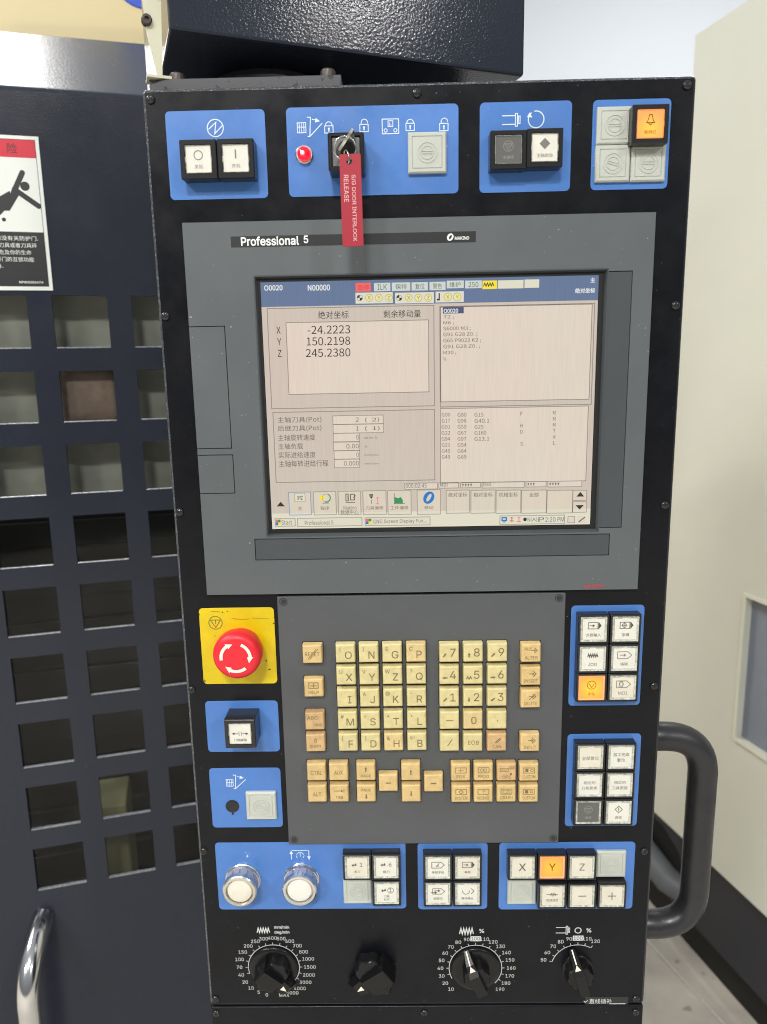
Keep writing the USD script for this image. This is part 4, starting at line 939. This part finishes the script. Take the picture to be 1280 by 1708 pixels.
fk(257.7, 534.2, U(scrn(U(frame(-3, 0.4, 3, 3.4, 0.35), line([(0, 0.6), (1.6, 3)], 0.4))), word('GRAPH', -3.6, 10)))
fk(275.8, 534.5, U(scrn(U(box(-3, 0.6, -0.6, 3.4), ring(2.2, 1.9, 1.1, 0.4))), word('CUSTOM', -3.6, 10)))

# ---- rotary selectors
def rotary(x, V, ang, text, white_line=True, R=16.5, H=20.0, kx=1.0, ky=1.0):
    """bar grip selector: ang = direction of its pointer, degrees from +x"""
    y = -V
    o = obj('selector_knob', revolve([(R, 0), (R, 1.4), (R - 0.8, 2.4), (R - 4, 3.4), (0, 3.4)], 0, 0, 44).apply_translation((x, y, 0)), 'knob_black', P, 40, label=text)
    # grip, drawn with its pointer along +x: low nose with a small ledge, sloping top, tall tail
    prof = [(-13.0, 5.2, 3), (-11.5, 4.6, H - 0.5), (-10.8, 4.4, H), (6.5, 4.2, H - 2.2), (9.0, 4.0, 14), (15.8, 3.4, 13.6), (22, 1.8, 3.4)]
    top = np.array([(a, s * w, z) for a, w, z in prof for s in (-1, 1)], float)
    low = np.array([(a, s * (w + 0.6), 2.8) for a, w, z in prof for s in (-1, 1)], float)
    n_, v, f = len(prof), np.vstack([top, low]), []
    for k in range(n_ - 1):
        a, c = 2 * k, 2 * k + 2
        f += [(a, c, c + 1), (a, c + 1, a + 1), (a, 2 * n_ + a, 2 * n_ + c), (a, 2 * n_ + c, c), (a + 1, c + 1, 2 * n_ + c + 1), (a + 1, 2 * n_ + c + 1, 2 * n_ + a + 1)]
    a, c = 0, 2 * n_ - 2
    f += [(a, a + 1, 2 * n_ + a + 1), (a, 2 * n_ + a + 1, 2 * n_ + a), (c, 2 * n_ + c, 2 * n_ + c + 1), (c, 2 * n_ + c + 1, c + 1)]
    grip = trimesh.Trimesh(v, np.array(f), process=False); grip.fix_normals()
    rot = trimesh.transformations.rotation_matrix(math.radians(ang), (0, 0, 1)); rot[:3, 3] = (x, y, 0); rot = rot @ np.diag((kx, ky, 1.0, 1.0))
    grip.apply_transform(rot)
    obj('grip', grip, 'knob_black', o, 25)
    # scalloped barrel on both sides of the grip
    t = np.arange(48) * 2 * math.pi / 48
    def scallop(r, z): return np.stack([(r + 0.7 * np.cos(8 * t)) * np.cos(t), (r + 0.7 * np.cos(8 * t)) * np.sin(t), np.full(48, float(z))], 1)
    barrel = loft([scallop(11.6, 3), scallop(11.2, 11), scallop(10.4, 12.6), scallop(8.6, 13.2)]); barrel.apply_transform(rot)
    obj('grip_flute', barrel, 'knob_black', o, 30)
    ms = [trimesh.Trimesh(np.array([(10.6 if ky > 1 else 9.4, 2.7 / ky ** 1.3, 14.15), (10.6 if ky > 1 else 9.4, -2.7 / ky ** 1.3, 14.15), (15.4, 0, 13.9)], float)[[0, 1, 2]], np.array([[1, 2, 0]]), process=False)]
    if white_line:
        z2 = lambda px: 13.6 - (px - 15.8) * 10.2 / 6.2 + 0.25
        q = [(15.7, 0.5, 13.9), (15.7, -0.5, 13.9), (21.8, -0.5, z2(21.8)), (21.8, 0.5, z2(21.8))]
        ms.append(trimesh.Trimesh(np.array(q, float), np.array([[0, 1, 2], [0, 2, 3]]), process=False))
    m = trimesh.util.concatenate(ms); m.apply_transform(rot)
    obj('pointer', m, 'estop_white', o)
def scale_(cx, V, r, marks, a0, a1, head, boxed=None, text=None, rt=29.6, h=3.3):
    """white printed dial: arc, ticks, numbers"""
    cy = -V; gs = [arc(cx, cy, r, a0, a1, 0.55, 40)]
    for t, a in marks:
        ca, sa = math.cos(math.radians(a)), math.sin(math.radians(a))
        if min(a0, a1) - 1 <= a <= max(a0, a1) + 1: gs.append(line([(cx + r * ca, cy + r * sa), (cx + (r + 2.4) * ca, cy + (r + 2.4) * sa)], 0.5))
        w = put(t, 0, 0, h, sx=0.92); b = w.bounds; k = rt + (b[2] - b[0]) * 0.22 * abs(ca)
        w = affinity.translate(w, cx + k * ca, cy + k * sa)
        if t == boxed:
            x0, y0, x1, y1 = w.bounds; gs.append(box(x0 - 0.8, y0 - 0.8, x1 + 0.8, y1 + 0.8).difference(w))
        else: gs.append(w)
    obj('dial_scale', [sheet(g, 0.12) for g in gs + [head]], 'dial_white', P, label=text)
feed = '0 5 10 20 40 70 100 150 200 250 300 400 500 600 700 800 1000 1500 2000 3000 4000 5000 MAX'.split()
scale_(58.5, 704.9, 22.4, [(t, 255 - 15 * k) for k, t in enumerate(feed)], 197, -40, U(mv(s_coil(5, 2.2, 4.4, 0.8), 51, -668), fit('mm/min', 60.5, -666.8, 73.5, -663.4, bold=True), fit('deg/min', 60.5, -672.0, 73.5, -668.4, bold=True)), text='white feed scale from 0 to MAX', rt=29.2, h=3.3)
ov = '10 20 30 40 50 60 70 80 90 100 110 120 130 140 150 160 170 180 190'.split()
scale_(234.4, 706.8, 22.9, [(t, 225 - 15 * k) for k, t in enumerate(ov)], 207, -42, U(mv(s_coil(5, 2.4, 5.4, 0.9), 226.5, -670), put('%', 239.6, -669.8, 3.8, bold=True)), '100', 'white percent scale from 10 to 190', rt=29.4)
sp = '50 60 70 80 90 100 110 120'.split()
scale_(322.5, 706.6, 22.5, [(t, 165 - 15 * k) for k, t in enumerate(sp)], 165, 60, U(mv(s_spindle(), 309.6, -669.6, 0.95), ring(322.2, -669.8, 2.6, 0.8), put('%', 331.4, -669.8, 3.8, bold=True)), '100', 'white percent scale from 50 to 120', rt=29.2)
rotary(58.5, 704.9, -43, 'black selector knob inside the 0 to MAX scale', False, R=20.8, kx=1.1, ky=1.45)
rotary(147.2, 705.5, 217, 'black selector knob without a scale', False, R=12.5, kx=1.25, ky=1.7)
rotary(234.4, 706.8, 113, 'black selector knob inside the 10 to 190 scale', R=21)
rotary(322.5, 706.6, 106, 'black selector knob inside the 50 to 120 scale', R=13.5)
sk = obj('tape_label', prism(box(330.6, -745.0 + 0.8, 368, -736.6), 0.02, 0.2), 'sticker_black', P, label='small black strip with white Chinese lettering')
obj('lettering', sheet(U(fit('直线插补', 334, -743.4, 354, -738.4), line([(352, -743.6), (366, -743.6)], 0.7), line([(329.4, -740.6), (330.6, -742), (333, -740)], 0.6)), 0.3), 'dial_white', sk)

# ---- grab handle on the right side
hp = rounded_path([(381, -510, -38), (436, -510, -38), (436, -696, -38), (381, -696, -38)], 34, 10)
obj('grab_handle', sweep(hp, 12.3, 28), 'handle_paint', P, True, label='bent black tube handle on the right side')

# ---- key with red tag hanging from the key switch
KO = (-0.191, 0, Z0)
ky = thing('key_with_tag', 'small metal key on a ring with a long red lettered tag', 'key', KO, 0, 90)
bow = affinity.rotate(Polygon([(-1.0, -5), (1.0, -5), (1.0, 5), (-1.0, 5)]), -36, origin=(0, 0))
blade = prism(affinity.translate(box(-0.9, -8, 0.9, 8), 0, 0), 20.5, 34)
blade.apply_transform(trimesh.transformations.rotation_matrix(math.radians(-36), (0, 0, 1))); blade.apply_translation((142.6, -45.2, 0))
obj('key_bow', blade, 'key_metal', ky)
t_ = np.linspace(0, 2 * math.pi, 40)
for dz, rr_ in ((0, 7.4), (0.9, 7.3)):
    obj('split_ring', sweep(np.stack([141.6 + rr_ * np.sin(t_), -49.4 + rr_ * 0.95 * np.cos(t_), 29.5 + dz + 1.6 * np.cos(t_)], 1), 0.5, 8, False), 'chrome', ky, True)
lk = np.stack([142.6 + 1.5 * np.sin(t_) - 0.7 * np.cos(t_), -55.2 + 4.2 * np.cos(t_), 31.8 + 1.4 * np.sin(t_)], 1)
obj('link', sweep(lk, 0.45, 8, False), 'chrome', ky, True)
tg = affinity.rotate(box(137.8, -111.6, 151.9, -53.6).buffer(-0.8).buffer(0.8).difference(Point(144.2, -58.2).buffer(2.0)), 0.6, origin=(144, -54))
o = obj('tag', prism(tg, 31.4, 32.6), 'tag_red', ky)
def down(t, x, y0, y1, h):
    g = fit(t, 0, 0, y0 - y1, h); return affinity.translate(affinity.rotate(g, -90, origin=(0, 0)), x, y0)
obj('lettering', sheet(U(down('S/G DOOR INTERLOCK', 145.3, -66.6, -108.4, 3.0), down('RELEASE', 140.4, -66.6, -83.4, 3.0)), 32.68), 'tag_print', o)
